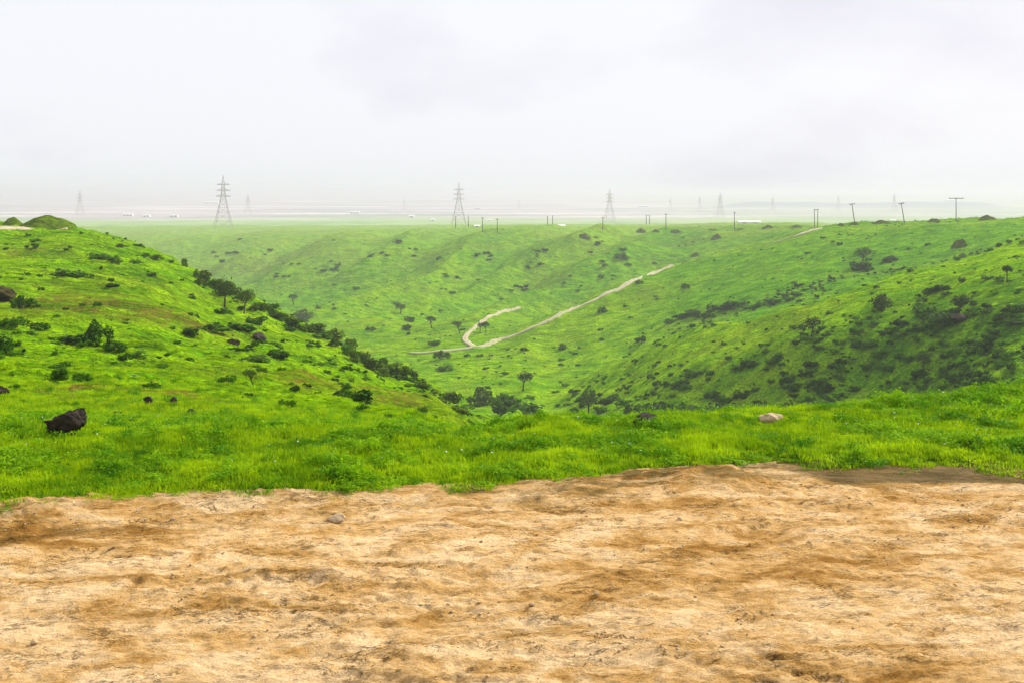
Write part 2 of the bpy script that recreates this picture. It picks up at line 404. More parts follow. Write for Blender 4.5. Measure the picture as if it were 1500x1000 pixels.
# ------------------------------------------------------------------ object helpers
def tag(o, label=None, cat=None, group=None, kind=None):
    if label: o['label'] = label
    if cat: o['category'] = cat
    if group: o['group'] = group
    if kind: o['kind'] = kind
    return o
def link(name, me, mat=None, parent=None, loc=(0, 0, 0), rot=(0, 0, 0), scale=(1, 1, 1)):
    o = bpy.data.objects.new(name, me)
    if mat is not None and me is not None and len(me.materials) == 0: me.materials.append(mat)
    COL.objects.link(o)
    if parent is not None: o.parent = parent
    o.location = loc; o.rotation_euler = rot; o.scale = scale
    return o
def empty(name, loc=(0, 0, 0), rot=(0, 0, 0), scale=(1, 1, 1)):
    return link(name, None, loc=loc, rot=rot, scale=scale)
def mesh_np(name, verts, faces, smooth=True):
    me = bpy.data.meshes.new(name)
    verts = np.ascontiguousarray(verts, dtype=np.float32); faces = np.ascontiguousarray(faces, dtype=np.int32)
    n, k = faces.shape
    me.vertices.add(len(verts)); me.vertices.foreach_set('co', verts.ravel())
    me.loops.add(n * k); me.loops.foreach_set('vertex_index', faces.ravel())
    me.polygons.add(n); me.polygons.foreach_set('loop_start', np.arange(0, n * k, k, dtype=np.int32))
    me.polygons.foreach_set('loop_total', np.full(n, k, dtype=np.int32))
    me.polygons.foreach_set('use_smooth', np.full(n, smooth))
    me.update(calc_edges=True)
    return me
def grid_faces(r, c):
    i = np.arange((r - 1) * (c - 1)); a = i // (c - 1) * c + i % (c - 1)
    return np.stack([a, a + 1, a + c + 1, a + c], 1)
def set_attr(me, name, vals):
    a = me.attributes.new(name, 'FLOAT', 'POINT'); a.data.foreach_set('value', np.ascontiguousarray(vals, dtype=np.float32))
def blob(x, y, u, v, ru, rv, ymin=10):
    """soft spot on the land round the place seen at u, v, radii given in metres across and along"""
    cx, cy = ray(u, v, ymin)
    return np.exp(-(((x - cx) / ru) ** 2 + ((y - cy) / rv) ** 2))
def tube(bm, pts, rad, seg=6):
    """tapered tube along points"""
    rings = []
    for i, p in enumerate(pts):
        p = Vector(p)
        d = (Vector(pts[min(i + 1, len(pts) - 1)]) - Vector(pts[max(i - 1, 0)])).normalized()
        a = d.orthogonal().normalized(); c = d.cross(a)
        rings.append([bm.verts.new(p + (a * math.cos(2 * math.pi * k / seg) + c * math.sin(2 * math.pi * k / seg)) * rad[i]) for k in range(seg)])
    for r0, r1 in zip(rings, rings[1:]):
        for k in range(seg):
            bm.faces.new((r0[k], r0[(k + 1) % seg], r1[(k + 1) % seg], r1[k]))
    bm.faces.new(rings[-1]); bm.faces.new(list(reversed(rings[0])))
def bar(bm, a, b, w):
    tube(bm, [a, b], [w * 0.707, w * 0.707], 4)
def box(bm, x0, x1, y0, y1, z0, z1):
    vs = [bm.verts.new((x, y, z)) for z in (z0, z1) for y in (y0, y1) for x in (x0, x1)]
    for f in ((0, 2, 3, 1), (4, 5, 7, 6), (0, 1, 5, 4), (2, 6, 7, 3), (0, 4, 6, 2), (1, 3, 7, 5)):
        bm.faces.new([vs[i] for i in f])
def done(bm, name, smooth=False):
    me = bpy.data.meshes.new(name); bm.normal_update(); bm.to_mesh(me); bm.free()
    if smooth: me.polygons.foreach_set('use_smooth', np.ones(len(me.polygons), dtype=bool))
    return me

# ------------------------------------------------------------------ bare earth in front
def build_dirt():
    s = np.concatenate([np.linspace(-2.2, -0.40, 60)[:-1], np.linspace(-0.40, 0.40, 700), np.linspace(0.40, 2.2, 60)[1:]])
    yy = np.concatenate([np.linspace(-7.0, 3.4, 60)[:-1], 3.4 * np.exp(np.linspace(0, math.log(11.6 / 3.4), 440))])
    S, Y = np.meshgrid(s, yy)
    X = S * (Y + 8.0)
    x, y = X.ravel(), Y.ravel()
    ry = y * 0.99 + x * 0.10
    z = 0.034 * perlin(x / 2.3 + 5, y / 1.2) + 0.014 * perlin(x / 0.8, ry / 0.45)
    # flaking crust: broken steps
    f = fbm(x / 1.05 + 3, ry / 0.50 + 8, 4, 0.55)
    stp = 0.42; q = f / stp; fl = np.floor(q); fr = q - fl
    ter = (fl + sstep(0.0, 0.16, fr)) * stp
    amp = sstep(-0.2, 0.5, perlin(x / 1.7 + 40, y / 1.1))
    z = z + ter * 0.034 * (0.30 + 0.70 * amp)
    f2 = fbm(x / 0.40 + 13, ry / 0.17 + 2, 4, 0.6); q2 = f2 / 0.38; fl2 = np.floor(q2)
    z = z + (fl2 + sstep(0.0, 0.12, q2 - fl2)) * 0.38 * 0.017 * (0.3 + 0.7 * amp)
    z = z + 0.011 * fbm(x / 0.11, ry / 0.06, 3, 0.65)
    rough = np.exp(-(((x - 1.35) / 1.0) ** 2 + ((y - 4.9) / 0.45) ** 2)) + 0.7 * np.exp(-(((x - 0.55) / 0.8) ** 2 + ((y - 6.9) / 0.35) ** 2))
    z = z + rough * 0.05 * np.abs(fbm(x / 0.42, ry / 0.24, 4, 0.6))
    lump = np.exp(-(((x - (1045 - 750) / F * 10.0) / 0.42) ** 2 + ((y - 9.9) / 0.30) ** 2))
    z = z + lump * 0.10 * (1 + 0.4 * perlin(x / 0.2, y / 0.2))
    e = edge_y(x, y)
    puddle = sstep(2.25, 2.9, x) * sstep(-0.62, -0.32, y - e) * sstep(-1, 0.2, y)
    z = z * (1 - 0.6 * puddle) - 0.030 * puddle
    tl = np.exp(-(((x + 3.5) / 1.0) ** 2 + ((y - 8.45) / 0.35) ** 2))
    z = z - 0.05 * tl
    z = z - 0.12 * sstep(0.15, 0.7, y - e)
    me = mesh_np('dirt_ground', np.stack([x, y, z], 1), grid_faces(len(yy), len(s)))
    stain = tl * 1.8 + 0.9 * np.exp(-(((x - 0.95) / 0.9) ** 2 + ((y - 7.3) / 0.30) ** 2)) + 0.9 * np.exp(-(((x - 0.35) / 0.7) ** 2 + ((y - 7.0) / 0.22) ** 2)) \
        + 0.9 * np.exp(-(((x - 1.9) / 0.9) ** 2 + ((y - 7.9) / 0.30) ** 2)) + 0.9 * np.exp(-(((x - 1.3) / 0.8) ** 2 + ((y - 5.0) / 0.35) ** 2)) \
        + 0.6 * np.exp(-(((x - 1.9) / 0.5) ** 2 + ((y - 6.0) / 0.3) ** 2)) + 0.25 * sstep(6.5, 9.0, y) - 0.45 * sstep(5.6, 3.8, y)
    set_attr(me, 'stain', stain)
    m = sstep(-0.75, -0.1, y - e + 0.25 * perlin(x / 0.7, y / 0.3)) * (0.25 + 0.75 * sstep(-1.2, 1.5, x)) + lump * 0.9
    set_attr(me, 'moss', np.clip(m, 0, 1) * 0.85)
    set_attr(me, 'wet', np.clip(puddle + 0.7 * tl * sstep(0, 0.3, perlin(x / 0.5, y / 0.12)), 0, 1) * 0.8)
    o = link('dirt_ground', me, M_DIRT); tag(o, 'bare ochre earth in the foreground', None, None, 'structure')
    return z.reshape(Y.shape), s, yy
DZ, DS, DYY = build_dirt()
def dirt1(x, y):
    j = int(np.clip(np.searchsorted(DYY, y), 1, len(DYY) - 1)); i = int(np.clip(np.searchsorted(DS, x / (y + 8.0)), 1, len(DS) - 1))
    return float(DZ[j, i])

# shallow muddy water at the foot of the turf on the right
def build_puddle():
    n = 48
    xs = np.linspace(2.3, 7.5, n)
    pts = []
    for x in xs:
        e = float(edge_y(np.array([x]), np.array([10.2]))[0]); pts.append((x, e - 0.62, e + 0.35))
    v = []
    for (x, a, c) in pts:
        for k in range(6):
            v.append((x, a + (c - a) * k / 5, -0.047))
    o = link('puddle', mesh_np('puddle', np.array(v), grid_faces(n, 6)), M_WATER)
    tag(o, 'shallow brown puddle along the turf edge', None, None, 'structure')
build_puddle()

# ------------------------------------------------------------------ grassed land and far plain
def build_land():
    s = np.concatenate([np.linspace(-1.3, -0.50, 50)[:-1], np.linspace(-0.50, 0.50, 560), np.linspace(0.50, 1.3, 50)[1:]])
    lo = np.concatenate([np.linspace(math.log(8.4), math.log(16), 130)[:-1], np.linspace(math.log(16), math.log(1150), 640)])
    yy = np.exp(lo)
    S, Y = np.meshgrid(s, yy); X = S * (Y + 6.0 * np.exp(-Y / 40))
    x, y = X.ravel(), Y.ravel()
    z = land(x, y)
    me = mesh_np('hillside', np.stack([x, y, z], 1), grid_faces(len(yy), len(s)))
    dry = 0.95 * blob(x, y, 255, 462, 5.5, 7) + 0.8 * blob(x, y, 160, 452, 5, 5) + 0.7 * blob(x, y, 40, 372, 4, 9) + 0.9 * blob(x, y, 100, 578, 3.5, 3) + 0.9 * blob(x, y, 200, 582, 2.5, 3) + 0.8 * blob(x, y, 290, 600, 2.0, 3) + 0.7 * blob(x, y, 480, 560, 4, 8) \
        + 0.6 * blob(x, y, 560, 580, 6, 9) + 0.5 * blob(x, y, 650, 598, 5, 7) + 0.8 * blob(x, y, 35, 440, 2.5, 6) + 0.25 * sstep(0.15, 0.6, perlin(x / 23, y / 30)) * sstep(20, 60, y) \
        + 0.5 * sstep(420, 560, y) * sstep(0.0, 0.5, perlin(x / 70, y / 60))
    set_attr(me, 'dry', np.clip(dry, 0, 1))
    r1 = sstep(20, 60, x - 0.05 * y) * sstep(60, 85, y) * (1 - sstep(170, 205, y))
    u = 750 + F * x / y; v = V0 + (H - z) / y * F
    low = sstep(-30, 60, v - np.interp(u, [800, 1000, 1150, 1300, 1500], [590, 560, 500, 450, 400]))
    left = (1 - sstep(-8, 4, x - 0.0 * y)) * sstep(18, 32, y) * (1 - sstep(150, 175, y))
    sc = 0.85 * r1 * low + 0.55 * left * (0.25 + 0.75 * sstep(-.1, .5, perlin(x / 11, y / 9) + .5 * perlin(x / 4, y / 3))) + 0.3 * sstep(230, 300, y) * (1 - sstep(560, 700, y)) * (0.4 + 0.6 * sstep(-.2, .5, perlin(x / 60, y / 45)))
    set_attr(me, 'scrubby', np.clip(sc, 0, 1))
    lush_shade = sstep(205, 235, y) * (1 - sstep(330, 400, y)) * sstep(20, 60, x) * (1 - 0.75 * sstep(290, 350, y) * sstep(60, 120, x)) * 1.25 + 0.65 * r1 * low \
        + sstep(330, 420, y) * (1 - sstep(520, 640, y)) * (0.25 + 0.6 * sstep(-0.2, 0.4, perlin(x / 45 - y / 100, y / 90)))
    set_attr(me, 'lush_shade', np.clip(lush_shade, 0, 1) * 0.8)
    set_attr(me, 'thatch', 0.9 * (1 - sstep(14, 24, y)))
    set_attr(me, 'pale', 0.55 * sstep(480, 800, y))  # grows with distance, standing in for haze
    e = edge_y(x, y)
    soil = (1 - sstep(0.0, 0.30, y - e + 0.12 * perlin(x / 0.3, y / 0.2)))
    set_attr(me, 'soil', np.clip(soil, 0, 1))
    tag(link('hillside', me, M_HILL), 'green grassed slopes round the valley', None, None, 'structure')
    # far plain
    s = np.linspace(-1.0, 1.0, 260); yy = np.exp(np.linspace(math.log(1140), math.log(9800), 150))
    S, Y = np.meshgrid(s, yy); X = S * Y; x, y = X.ravel(), Y.ravel()
    z = land(x, y, fine=False)
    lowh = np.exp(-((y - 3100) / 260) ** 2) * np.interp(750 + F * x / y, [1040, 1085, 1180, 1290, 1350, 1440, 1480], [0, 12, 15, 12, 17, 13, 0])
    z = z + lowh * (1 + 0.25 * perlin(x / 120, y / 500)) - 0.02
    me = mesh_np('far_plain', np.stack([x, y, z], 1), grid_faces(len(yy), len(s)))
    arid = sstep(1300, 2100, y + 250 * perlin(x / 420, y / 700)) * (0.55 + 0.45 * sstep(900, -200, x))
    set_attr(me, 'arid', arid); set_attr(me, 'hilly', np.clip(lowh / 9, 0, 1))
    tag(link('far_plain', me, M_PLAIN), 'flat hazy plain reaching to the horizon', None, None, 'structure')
build_land()

# ------------------------------------------------------------------ dirt tracks
def build_track(name, label, px, width, ymin, lift=0.30, verge=0.6, fade=(0, 0)):
    P = [ray(u, v + 1.6, ymin) for (u, v) in px]
    P = np.array(P)
    d = np.concatenate([[0], np.cumsum(np.hypot(*np.diff(P, axis=0).T))])
    n = int(d[-1] / 1.5) + 2
    q = np.linspace(0, d[-1], n)
    cx, cy = pchip1(d, P[:, 0], q), pchip1(d, P[:, 1], q)
    tx, ty = np.gradient(cx), np.gradient(cy); L = np.hypot(tx, ty); nx, ny = -ty / L, tx / L
    wv = np.interp(q / d[-1], np.linspace(0, 1, len(width)), width) * (1 + 0.16 * perlin(q / 9, q * 0 + 2))
    cols = np.array([-1, -0.8, -0.45, -0.15, 0.15, 0.45, 0.8, 1.0])
    V = []; A = []
    for c in cols:
        off = c * wv / 2 + (0.25 * perlin(q / 3, q * 0 + c * 9) if abs(c) == 1 else 0)
        x, y = cx + nx * off, cy + ny * off
        V.append(np.stack([x, y, land(x, y) + (lift if abs(c) < 1 else -0.35)], 1))
        A.append(np.maximum({1: 1.0, .8: 0.7, .45: 0.0, .15: verge}[abs(c)], np.interp(q / d[-1], np.linspace(0, 1, len(fade)), fade)))
    V = np.stack(V, 1).reshape(-1, 3); A = np.stack(A, 1).ravel()
    me = mesh_np(name, V, grid_faces(n, len(cols)))
    set_attr(me, 'verge', A)
    return tag(link(name, me, M_TRACK), label, None, None, 'structure')
build_track('track', 'pale dirt track climbing the spur from the valley floor',
            [(590, 516), (630, 515), (665, 512), (700, 507), (735, 496), (765, 486), (800, 471), (840, 452), (880, 434), (920, 414), (955, 400), (985, 388)], [1.4, 2.8, 3.0, 3.0, 3.0, 2.8, 2.4], 200, fade=(.7, .3, 0, 0, 0, 0, 0, .2))
build_track('track', 'short pale stretch of dirt track reaching the right skyline',
            [(1118, 357.5), (1135, 354), (1150, 350), (1175, 342), (1196, 335)], [0.8, 1.2, 3.4, 5.0], 325, verge=0.9, fade=(1, .6, 0, 0))
build_track('track', 'pale branch of the dirt track winding round the trees',
            [(694, 507), (684, 500), (681, 494), (686, 487), (697, 478), (708, 469), (722, 461), (740, 455), (762, 450)], [1.9, 1.8, 1.6, 1.6, 1.7, 1.3], 200)
build_track('track', 'pale sandy track on top of the left spur', [(-80, 338), (-20, 337), (10, 336), (34, 337)], [16, 16, 12, 5], 100, 0.12)
build_track('track', 'short strip of sand below the grassy heap', [(58, 333), (78, 334), (97, 336)], [1.2, 1.3, 1.0], 100, 0.12)

# ------------------------------------------------------------------ plants: shared meshes
def leaf_cards(centers, radii, n, size, rng, flat=1.0, aspect=0.6):
    """leaf-sized faces spread through lumpy clumps"""
    C = np.asarray(centers, float); R = np.asarray(radii, float)
    pk = rng.choice(len(C), n, p=(R ** 2) / (R ** 2).sum())
    d = rng.normal(size=(n, 3)); d /= np.linalg.norm(d, axis=1)[:, None]
    rr = R[pk] * rng.uniform(0.35, 1.08, n) ** 0.6
    p = C[pk] + d * rr[:, None] * np.array([1, 1, flat])
    nrm = d * 0.7 + rng.normal(size=(n, 3)) * 0.6 + np.array([0, 0, 0.35]); nrm /= np.linalg.norm(nrm, axis=1)[:, None]
    a = np.cross(nrm, rng.normal(size=(n, 3))); a /= np.linalg.norm(a, axis=1)[:, None]
    b_ = np.cross(nrm, a)
    s = size * rng.uniform(0.6, 1.4, n)[:, None]
    v = np.stack([p - a * s, p + b_ * s * aspect, p + a * s, p - b_ * s * aspect], 1).reshape(-1, 3)
    return v, np.arange(n * 4).reshape(n, 4)
def shrub_mesh(name, seed, wide=1.0, tall=0.8, n=760, size=0.055, lobes=11):
    rng = np.random.default_rng(seed)
    a = rng.uniform(0, 2 * math.pi, lobes); r = rng.uniform(0.05, 0.42, lobes) * wide
    zc = rng.uniform(0.12, 0.66, lobes) * tall * (1 - 0.9 * np.clip(r - .15, 0, 1))
    C = np.stack([np.cos(a) * r, np.sin(a) * r, zc], 1); R = rng.uniform(0.08, 0.23, lobes)
    v, f = leaf_cards(C, R, n, size, rng)
    v[:, 2] = np.maximum(v[:, 2], -0.03)
    return mesh_np(name, v, f, False)
def stems_mesh(name, seed, k=5, tall=0.6):
    bm = bmesh.new(); r = random.Random(seed)
    for i in range(k):
        a = r.uniform(0, 6.28); l = r.uniform(.15, .32)
        tube(bm, [(0.03 * math.cos(a), 0.03 * math.sin(a), -0.08), (l * .4 * math.cos(a), l * .4 * math.sin(a), tall * .4), (l * math.cos(a), l * math.sin(a), tall * .8)], [.022, .015, .006], 5)
    return done(bm, name)
def acacia_meshes(seed, lean=0.0, crown_t=0.16, crown_r=0.48, fork=0.42):
    """unit-height flat-topped tree: trunk with limbs, and a layered crown"""
    r = random.Random(seed); rng = np.random.default_rng(seed)
    bm = bmesh.new()
    fx = lean * fork
    tube(bm, [(0, 0, -0.06), (fx * .3, 0.01, fork * .35), (fx * .7, -0.01, fork * .7), (fx, 0, fork)], [.050, .038, .034, .030], 7)
    C, R = [], []
    k = 7
    for i in range(k):
        a = 2 * math.pi * i / k + r.uniform(-.3, .3); rad = crown_r * r.uniform(.45, .8)
        top = 1 - crown_t * r.uniform(.55, .95)
        ex = (fx + lean * .25 + rad * math.cos(a), rad * math.sin(a), top)
        mx_ = (fx + rad * .45 * math.cos(a), rad * .45 * math.sin(a), fork + (top - fork) * .62)
        tube(bm, [(fx, 0, fork - .02), mx_, ex], [.022, .014, .006], 5)
        C.append(ex); R.append(crown_r * r.uniform(.26, .40))
        C.append((ex[0] * .6 + fx * .4, ex[1] * .6, top + crown_t * .25)); R.append(crown_r * r.uniform(.26, .38))
    v, f = leaf_cards(C, R, 950, 0.032, rng, flat=crown_t / crown_r * 1.15)
    return done(bm, 'trunk', True), mesh_np('crown', v, f, False)

SHR = [shrub_mesh('shrub', 100 + i, wide=random.uniform(.85, 1.15), tall=random.uniform(.6, .85)) for i in range(6)]
for i, m in enumerate(SHR): m.materials.append(M_SHRUB)
OLV = [shrub_mesh('shrub', 200 + i, wide=1.0, tall=random.uniform(.7, .95)) for i in range(4)]
for m in OLV: m.materials.append(M_SHRUB2)
FRS = [shrub_mesh('shrub', 300 + i, wide=1.1, tall=.6, n=800) for i in range(3)]
for m in FRS: m.materials.append(M_BUSH)
STEMS = [stems_mesh('stem', 400 + i) for i in range(3)]
for m in STEMS: m.materials.append(M_BARK)
ACA = [acacia_meshes(500 + i, lean, ct, cr, fk) for i, (lean, ct, cr, fk) in enumerate([(-.15, .34, .50, .42), (.12, .36, .46, .45), (-.45, .34, .50, .40), (0.05, .5, .46, .40), (0.02, .30, .33, .68), (0.2, .42, .60, .45)])]
for (a, c_) in ACA: a.materials.append(M_BARK); c_.materials.append(M_ACACIA)

PLACED = []
def place_px(u, v, ymin):
    x, y = ray(u, v, ymin)
    return x, y, land1(x, y), y / F
def shrub(u, v, w, h, label, ymin=14, meshes=SHR, parts=True, cat='shrub', group=None, name='shrub'):
    """w, h: apparent size in photograph pixels of the shrub whose foot shows at u, v"""
    x, y, z, k = place_px(u, v, ymin)
    i = random.randrange(len(meshes)); rz = random.uniform(0, 6.28)
    sc = (w * k * 1.05, w * k * 1.05, h * k * 1.25)
    PLACED.append((x, y, w * k))
    if parts:
        o = empty(name, (x, y, z - 0.03), (0, 0, rz), sc)
        link('foliage', meshes[i], None, o); link('stem', STEMS[i % 3], None, o)
    else:
        o = link(name, meshes[i], None, None, (x, y, z - 0.03), (0, 0, rz), sc)
    return tag(o, label, cat, group)
def tree(u, v, w, h, label, kind, ymin=14, rz=None, group=None, name='acacia_tree'):
    x, y, z, k = place_px(u, v, ymin)
    t_, c_ = ACA[kind]
    hh = h * k; ww = w * k
    cr = [.50, .46, .50, .46, .33, .60][kind]
    o = empty(name, (x, y, z - 0.02), (0, 0, random.uniform(-.4, .4) if rz is None else rz), (ww / (2 * cr * 1.12), ww / (2 * cr * 1.12), hh))
    link('trunk', t_, None, o); link('crown', c_, None, o)
    PLACED.append((x, y, ww))
    return tag(o, label, 'tree', group)

# single trees
tree(587, 460, 20, 16, 'small flat-topped tree left of the valley trees, standing highest up the far valley floor', 3, 200)
tree(632, 481, 21, 17, 'umbrella-shaped tree alone on the valley floor left of the winding track', 0, 200)
tree(674, 489, 19, 19, 'leaning tree with its trunk slanting, just left of the winding track bend', 2, 200)
tree(703, 488, 14, 16, 'left one of the two small trees standing inside the track bend', 1, 200)
tree(712, 488, 15, 17, 'right one of the two small trees standing inside the track bend', 0, 200)
tree(766, 571, 30, 29, 'dark umbrella tree on the valley floor below the track junction', 1, 120)
tree(862, 602, 33, 34, 'dark round-topped tree rising just behind the grassy lip', 3, 100)
tree(1262, 392, 34, 30, 'spreading tree among dark bushes on the far right slope', 5, 215)
tree(1475, 414, 18, 26, 'thin-trunked umbrella tree near the right edge of the near slope', 4, 100)
tree(1404, 466, 36, 34, 'wide open-crowned tree on the bushy right slope above a dark rock', 5, 100)
tree(1188, 492, 34, 31, 'grey-green rounded tree on the near right slope', 5, 100)
tree(329, 450, 40, 44, 'tree with bare trunk standing on the edge of the left spur', 3, 60)
tree(357, 462, 34, 40, 'second tree on the left spur edge, right beside the bare-trunked one', 5, 60)
tree(372, 568, 26, 27, 'small crooked sapling on the middle of the left slope', 2, 20)
tree(430, 447, 19, 16, 'small tree showing over the left spur edge against the pale valley', 0, 60)
tree(1352, 543, 28, 30, 'low tree deep in the shaded scrub of the right slope', 3, 100)

# single shrubs one can pick out
for (u, v, w, h, label, ymin, ms) in [
    (515, 596, 58, 34, 'big dark bush in the middle of the left slope above the turf', 20, SHR),
    (533, 606, 24, 14, 'small bush touching the foot of the big dark bush', 20, SHR),
    (140, 507, 34, 44, 'tall pointed dark bush on the left slope', 20, SHR),
    (110, 506, 38, 20, 'low bush joined to the left of the tall pointed bush', 20, SHR),
    (165, 517, 34, 18, 'bush just right of the foot of the tall pointed bush', 20, SHR),
    (196, 524, 30, 14, 'flat dark bush at the end of the small gully, left slope', 20, SHR),
    (80, 500, 26, 10, 'low bush left of the bush row at the pointed bush', 20, SHR),
    (56, 484, 30, 17, 'dark bush above the boulder at the left edge', 20, SHR),
    (22, 482, 34, 22, 'broad bush near the left edge below the brown outcrop', 20, SHR),
    (40, 492, 30, 9, 'low scrubby bush under the two bushes near the left edge', 20, SHR),
    (30, 452, 30, 24, 'dark bush growing on the brown outcrop at the left', 20, SHR),
    (100, 406, 46, 13, 'wide low bush on the upper left slope', 40, SHR),
    (143, 381, 26, 13, 'dark bush on the upper left slope below the crest', 40, SHR),
    (52, 366, 13, 8, 'small round bush high on the left slope near bare ground', 40, SHR),
    (53, 354, 14, 6, 'tiny bush right above the small round one, high on the left slope', 40, SHR),
    (166, 387, 16, 7, 'little bush just right of and below the dark upper bush', 40, SHR),
    (167, 423, 22, 9, 'flat bush in the middle of the upper left slope', 40, SHR),
    (278, 492, 26, 14, 'rounded bush at the left end of the bush row', 30, SHR),
    (312, 487, 40, 12, 'long low bush in the row on the left slope', 30, SHR),
    (350, 486, 40, 13, 'long low bush at the right end of the row on the left slope', 30, SHR),
    (372, 476, 28, 16, 'upright bush behind the right end of the bush row', 30, SHR),
    (355, 518, 34, 16, 'dark bush in the rocky scrub patch of the left slope, left one', 25, SHR),
    (388, 510, 40, 20, 'dark bush in the rocky scrub patch of the left slope, upper one', 25, SHR),
    (410, 524, 36, 18, 'dark bush in the rocky scrub patch of the left slope, right one', 25, SHR),
    (380, 534, 36, 14, 'greener bush at the foot of the rocky scrub patch', 25, FRS),
    (430, 577, 18, 12, 'little bush right of the crooked sapling', 20, SHR),
    (418, 600, 16, 8, 'round tuft bush low on the left slope near the turf', 20, SHR),
    (645, 526, 20, 15, 'dark round bush just below the track junction', 150, SHR),
    (635, 507, 18, 11, 'dark bush just above the track left of the junction', 150, SHR),
    (651, 543, 22, 10, 'flat bush on the valley floor below the track', 150, SHR),
    (601, 471, 17, 9, 'dark bush between the flat-topped tree and the umbrella tree', 200, SHR),
    (544, 484, 13, 8, 'small bush on the left of the pale valley floor', 200, SHR),
    (597, 483, 12, 10, 'small green bush left of the umbrella tree', 200, SHR),
    (735, 608, 48, 42, 'large green bush at the bottom where the left spur meets the turf', 90, FRS),
    (770, 613, 50, 30, 'broad green bush right of the spur foot behind the turf', 90, FRS),
    (706, 592, 36, 26, 'olive bush at the lower end of the spur thicket', 80, OLV),
    (940, 505, 14, 12, 'lone dark bush on the slope left of the near right spur', 150, SHR),
    (883, 458, 13, 11, 'lone dark bush just below the middle of the track', 215, SHR),
    (1003, 424, 10, 10, 'small lone bush on the grassy slope right of the track', 215, SHR),
    (935, 417, 10, 8, 'small lone bush just right of the track near its upper end', 215, SHR),
    (825, 512, 15, 11, 'dark round bush on the low rise right of the track junction', 150, SHR),
    (910, 380, 18, 12, 'dark bush left of the track top on the far slope', 372, SHR),
    (1287, 456, 36, 22, 'large rounded grey-brown bush on the near right slope', 100, OLV),
    (1360, 432, 22, 10, 'low grey bush right of and above the rounded bush', 100, OLV),
    (1262, 396, 32, 14, 'dark bush under the spreading tree on the far right slope', 215, SHR),
    (1305, 384, 20, 11, 'bush right of the spreading tree on the far right slope', 215, SHR),
    (1352, 464, 40, 24, 'bushy green clump left of the open-crowned tree', 100, SHR),
    (1388, 474, 42, 22, 'bushy green clump under the open-crowned tree', 100, FRS),
    (925, 604, 26, 18, 'dark bush behind the dark rock on the lip', 80, SHR),
    (958, 602, 30, 14, 'low bush right of the dark rock, behind the lip', 80, SHR),
    (1020, 607, 40, 14, 'wide dark bush low down behind the turf lip', 80, SHR),
    (1070, 604, 32, 18, 'dark bush left of the tan rock, behind the turf lip', 80, SHR),
    (855, 590, 20, 12, 'dark bush left of the round-topped tree', 100, SHR),
    (890, 592, 34, 14, 'long dark bush right of the round-topped tree', 100, SHR),
    (880, 604, 22, 12, 'small bush right below the round-topped tree', 90, SHR),
    (1180, 607, 40, 14, 'dark bush right of the tan rock, behind the lip', 80, SHR),
]:
    shrub(u, v, w * 1.25, h * 1.25, label, ymin, ms)

# thicket along the edge of the left spur
ridge = [(180, 352), (205, 362), (228, 370), (250, 380), (268, 388), (288, 398), (305, 408), (318, 416), (345, 430), (360, 438), (378, 446), (392, 452), (408, 459), (425, 466), (440, 473),
         (456, 480), (470, 487), (484, 495), (498, 503), (512, 510), (526, 517), (540, 524), (553, 531), (566, 538), (580, 545), (594, 552), (608, 558), (622, 565), (636, 573), (650, 580), (664, 587), (680, 594)]
ridge2 = ridge + [((a_[0] + b_[0]) / 2, (a_[1] + b_[1]) / 2 + 5) for a_, b_ in zip(ridge[5:31:1], ridge[6:32:1])]
for i, (u, v) in enumerate(ridge2):
    big = 1.0 if u > 300 else 0.65
    shrub(u + random.uniform(-4, 4), v + random.uniform(-2, 12), random.uniform(18, 44) * big, random.uniform(10, 26) * big * (0.8 if u > 600 else 1), 'olive-green bush in the unbroken thicket along the left spur edge', 50,
          OLV if random.random() < .7 else SHR, False, 'shrub', 'thicket along the left spur edge')
for i in range(24):
    u = random.uniform(170, 560); base = np.interp(u, [p_[0] for p_ in ridge], [p_[1] for p_ in ridge])
    shrub(u, base + random.uniform(6, 46), random.uniform(9, 24), random.uniform(5, 13), 'scattered dark bush on the left slope just below the spur thicket', 40, SHR, False, 'shrub', 'bushes below the spur thicket')

# long dark thicket in the hollow behind the near right spur
for i in range(22):
    f_ = i / 21
    u = 985 + 180 * f_ + random.uniform(-5, 5); v = 470 - 34 * f_ + random.uniform(-5, 4)
    shrub(u, v, random.uniform(16, 28), random.uniform(8, 13), 'dark bush in the long thicket in the hollow behind the near right spur', 212, SHR, False, 'shrub', 'long thicket behind the near right spur')

def inside(u, v, poly):
    c = False
    for i in range(len(poly)):
        (x1, y1), (x2, y2) = poly[i], poly[i - 1]
        if (y1 > v) != (y2 > v) and u < (x2 - x1) * (v - y1) / (y2 - y1) + x1: c = not c
    return c
REST = []
def scatter(poly, n, w0, w1, hr, label, group, ymin, ms=SHR, clump=0.0, seed=1, single=30):
    r = random.Random(seed)
    us = [p_[0] for p_ in poly]; vs = [p_[1] for p_ in poly]
    got = []; tries = 0
    while len(got) < n and tries < n * 60:
        tries += 1
        u, v = r.uniform(min(us), max(us)), r.uniform(min(vs), max(vs))
        if not inside(u, v, poly): continue
        if clump and perlin(np.array([u / 45.0 + seed]), np.array([v / 16.0]))[0] < clump * r.random() - 0.1: continue
        w = w0 + (w1 - w0) * r.random() ** 2
        got.append((w, u, v, w * hr * r.uniform(.8, 1.2)))
    got.sort(reverse=True)
    for i, (w, u, v, h) in enumerate(got):
        if i < single: shrub(u, v, w, h, label, ymin, ms, False, 'shrub', group)
        else:
            x, y, z, k = place_px(u, v, ymin); REST.append((x, y, z - .03, w * k, h * k * 1.2))
R1LOW = [(880, 606), (980, 560), (1080, 520), (1180, 480), (1300, 440), (1400, 420), (1500, 395), (1500, 560), (1350, 580), (1200, 598), (1050, 606)]
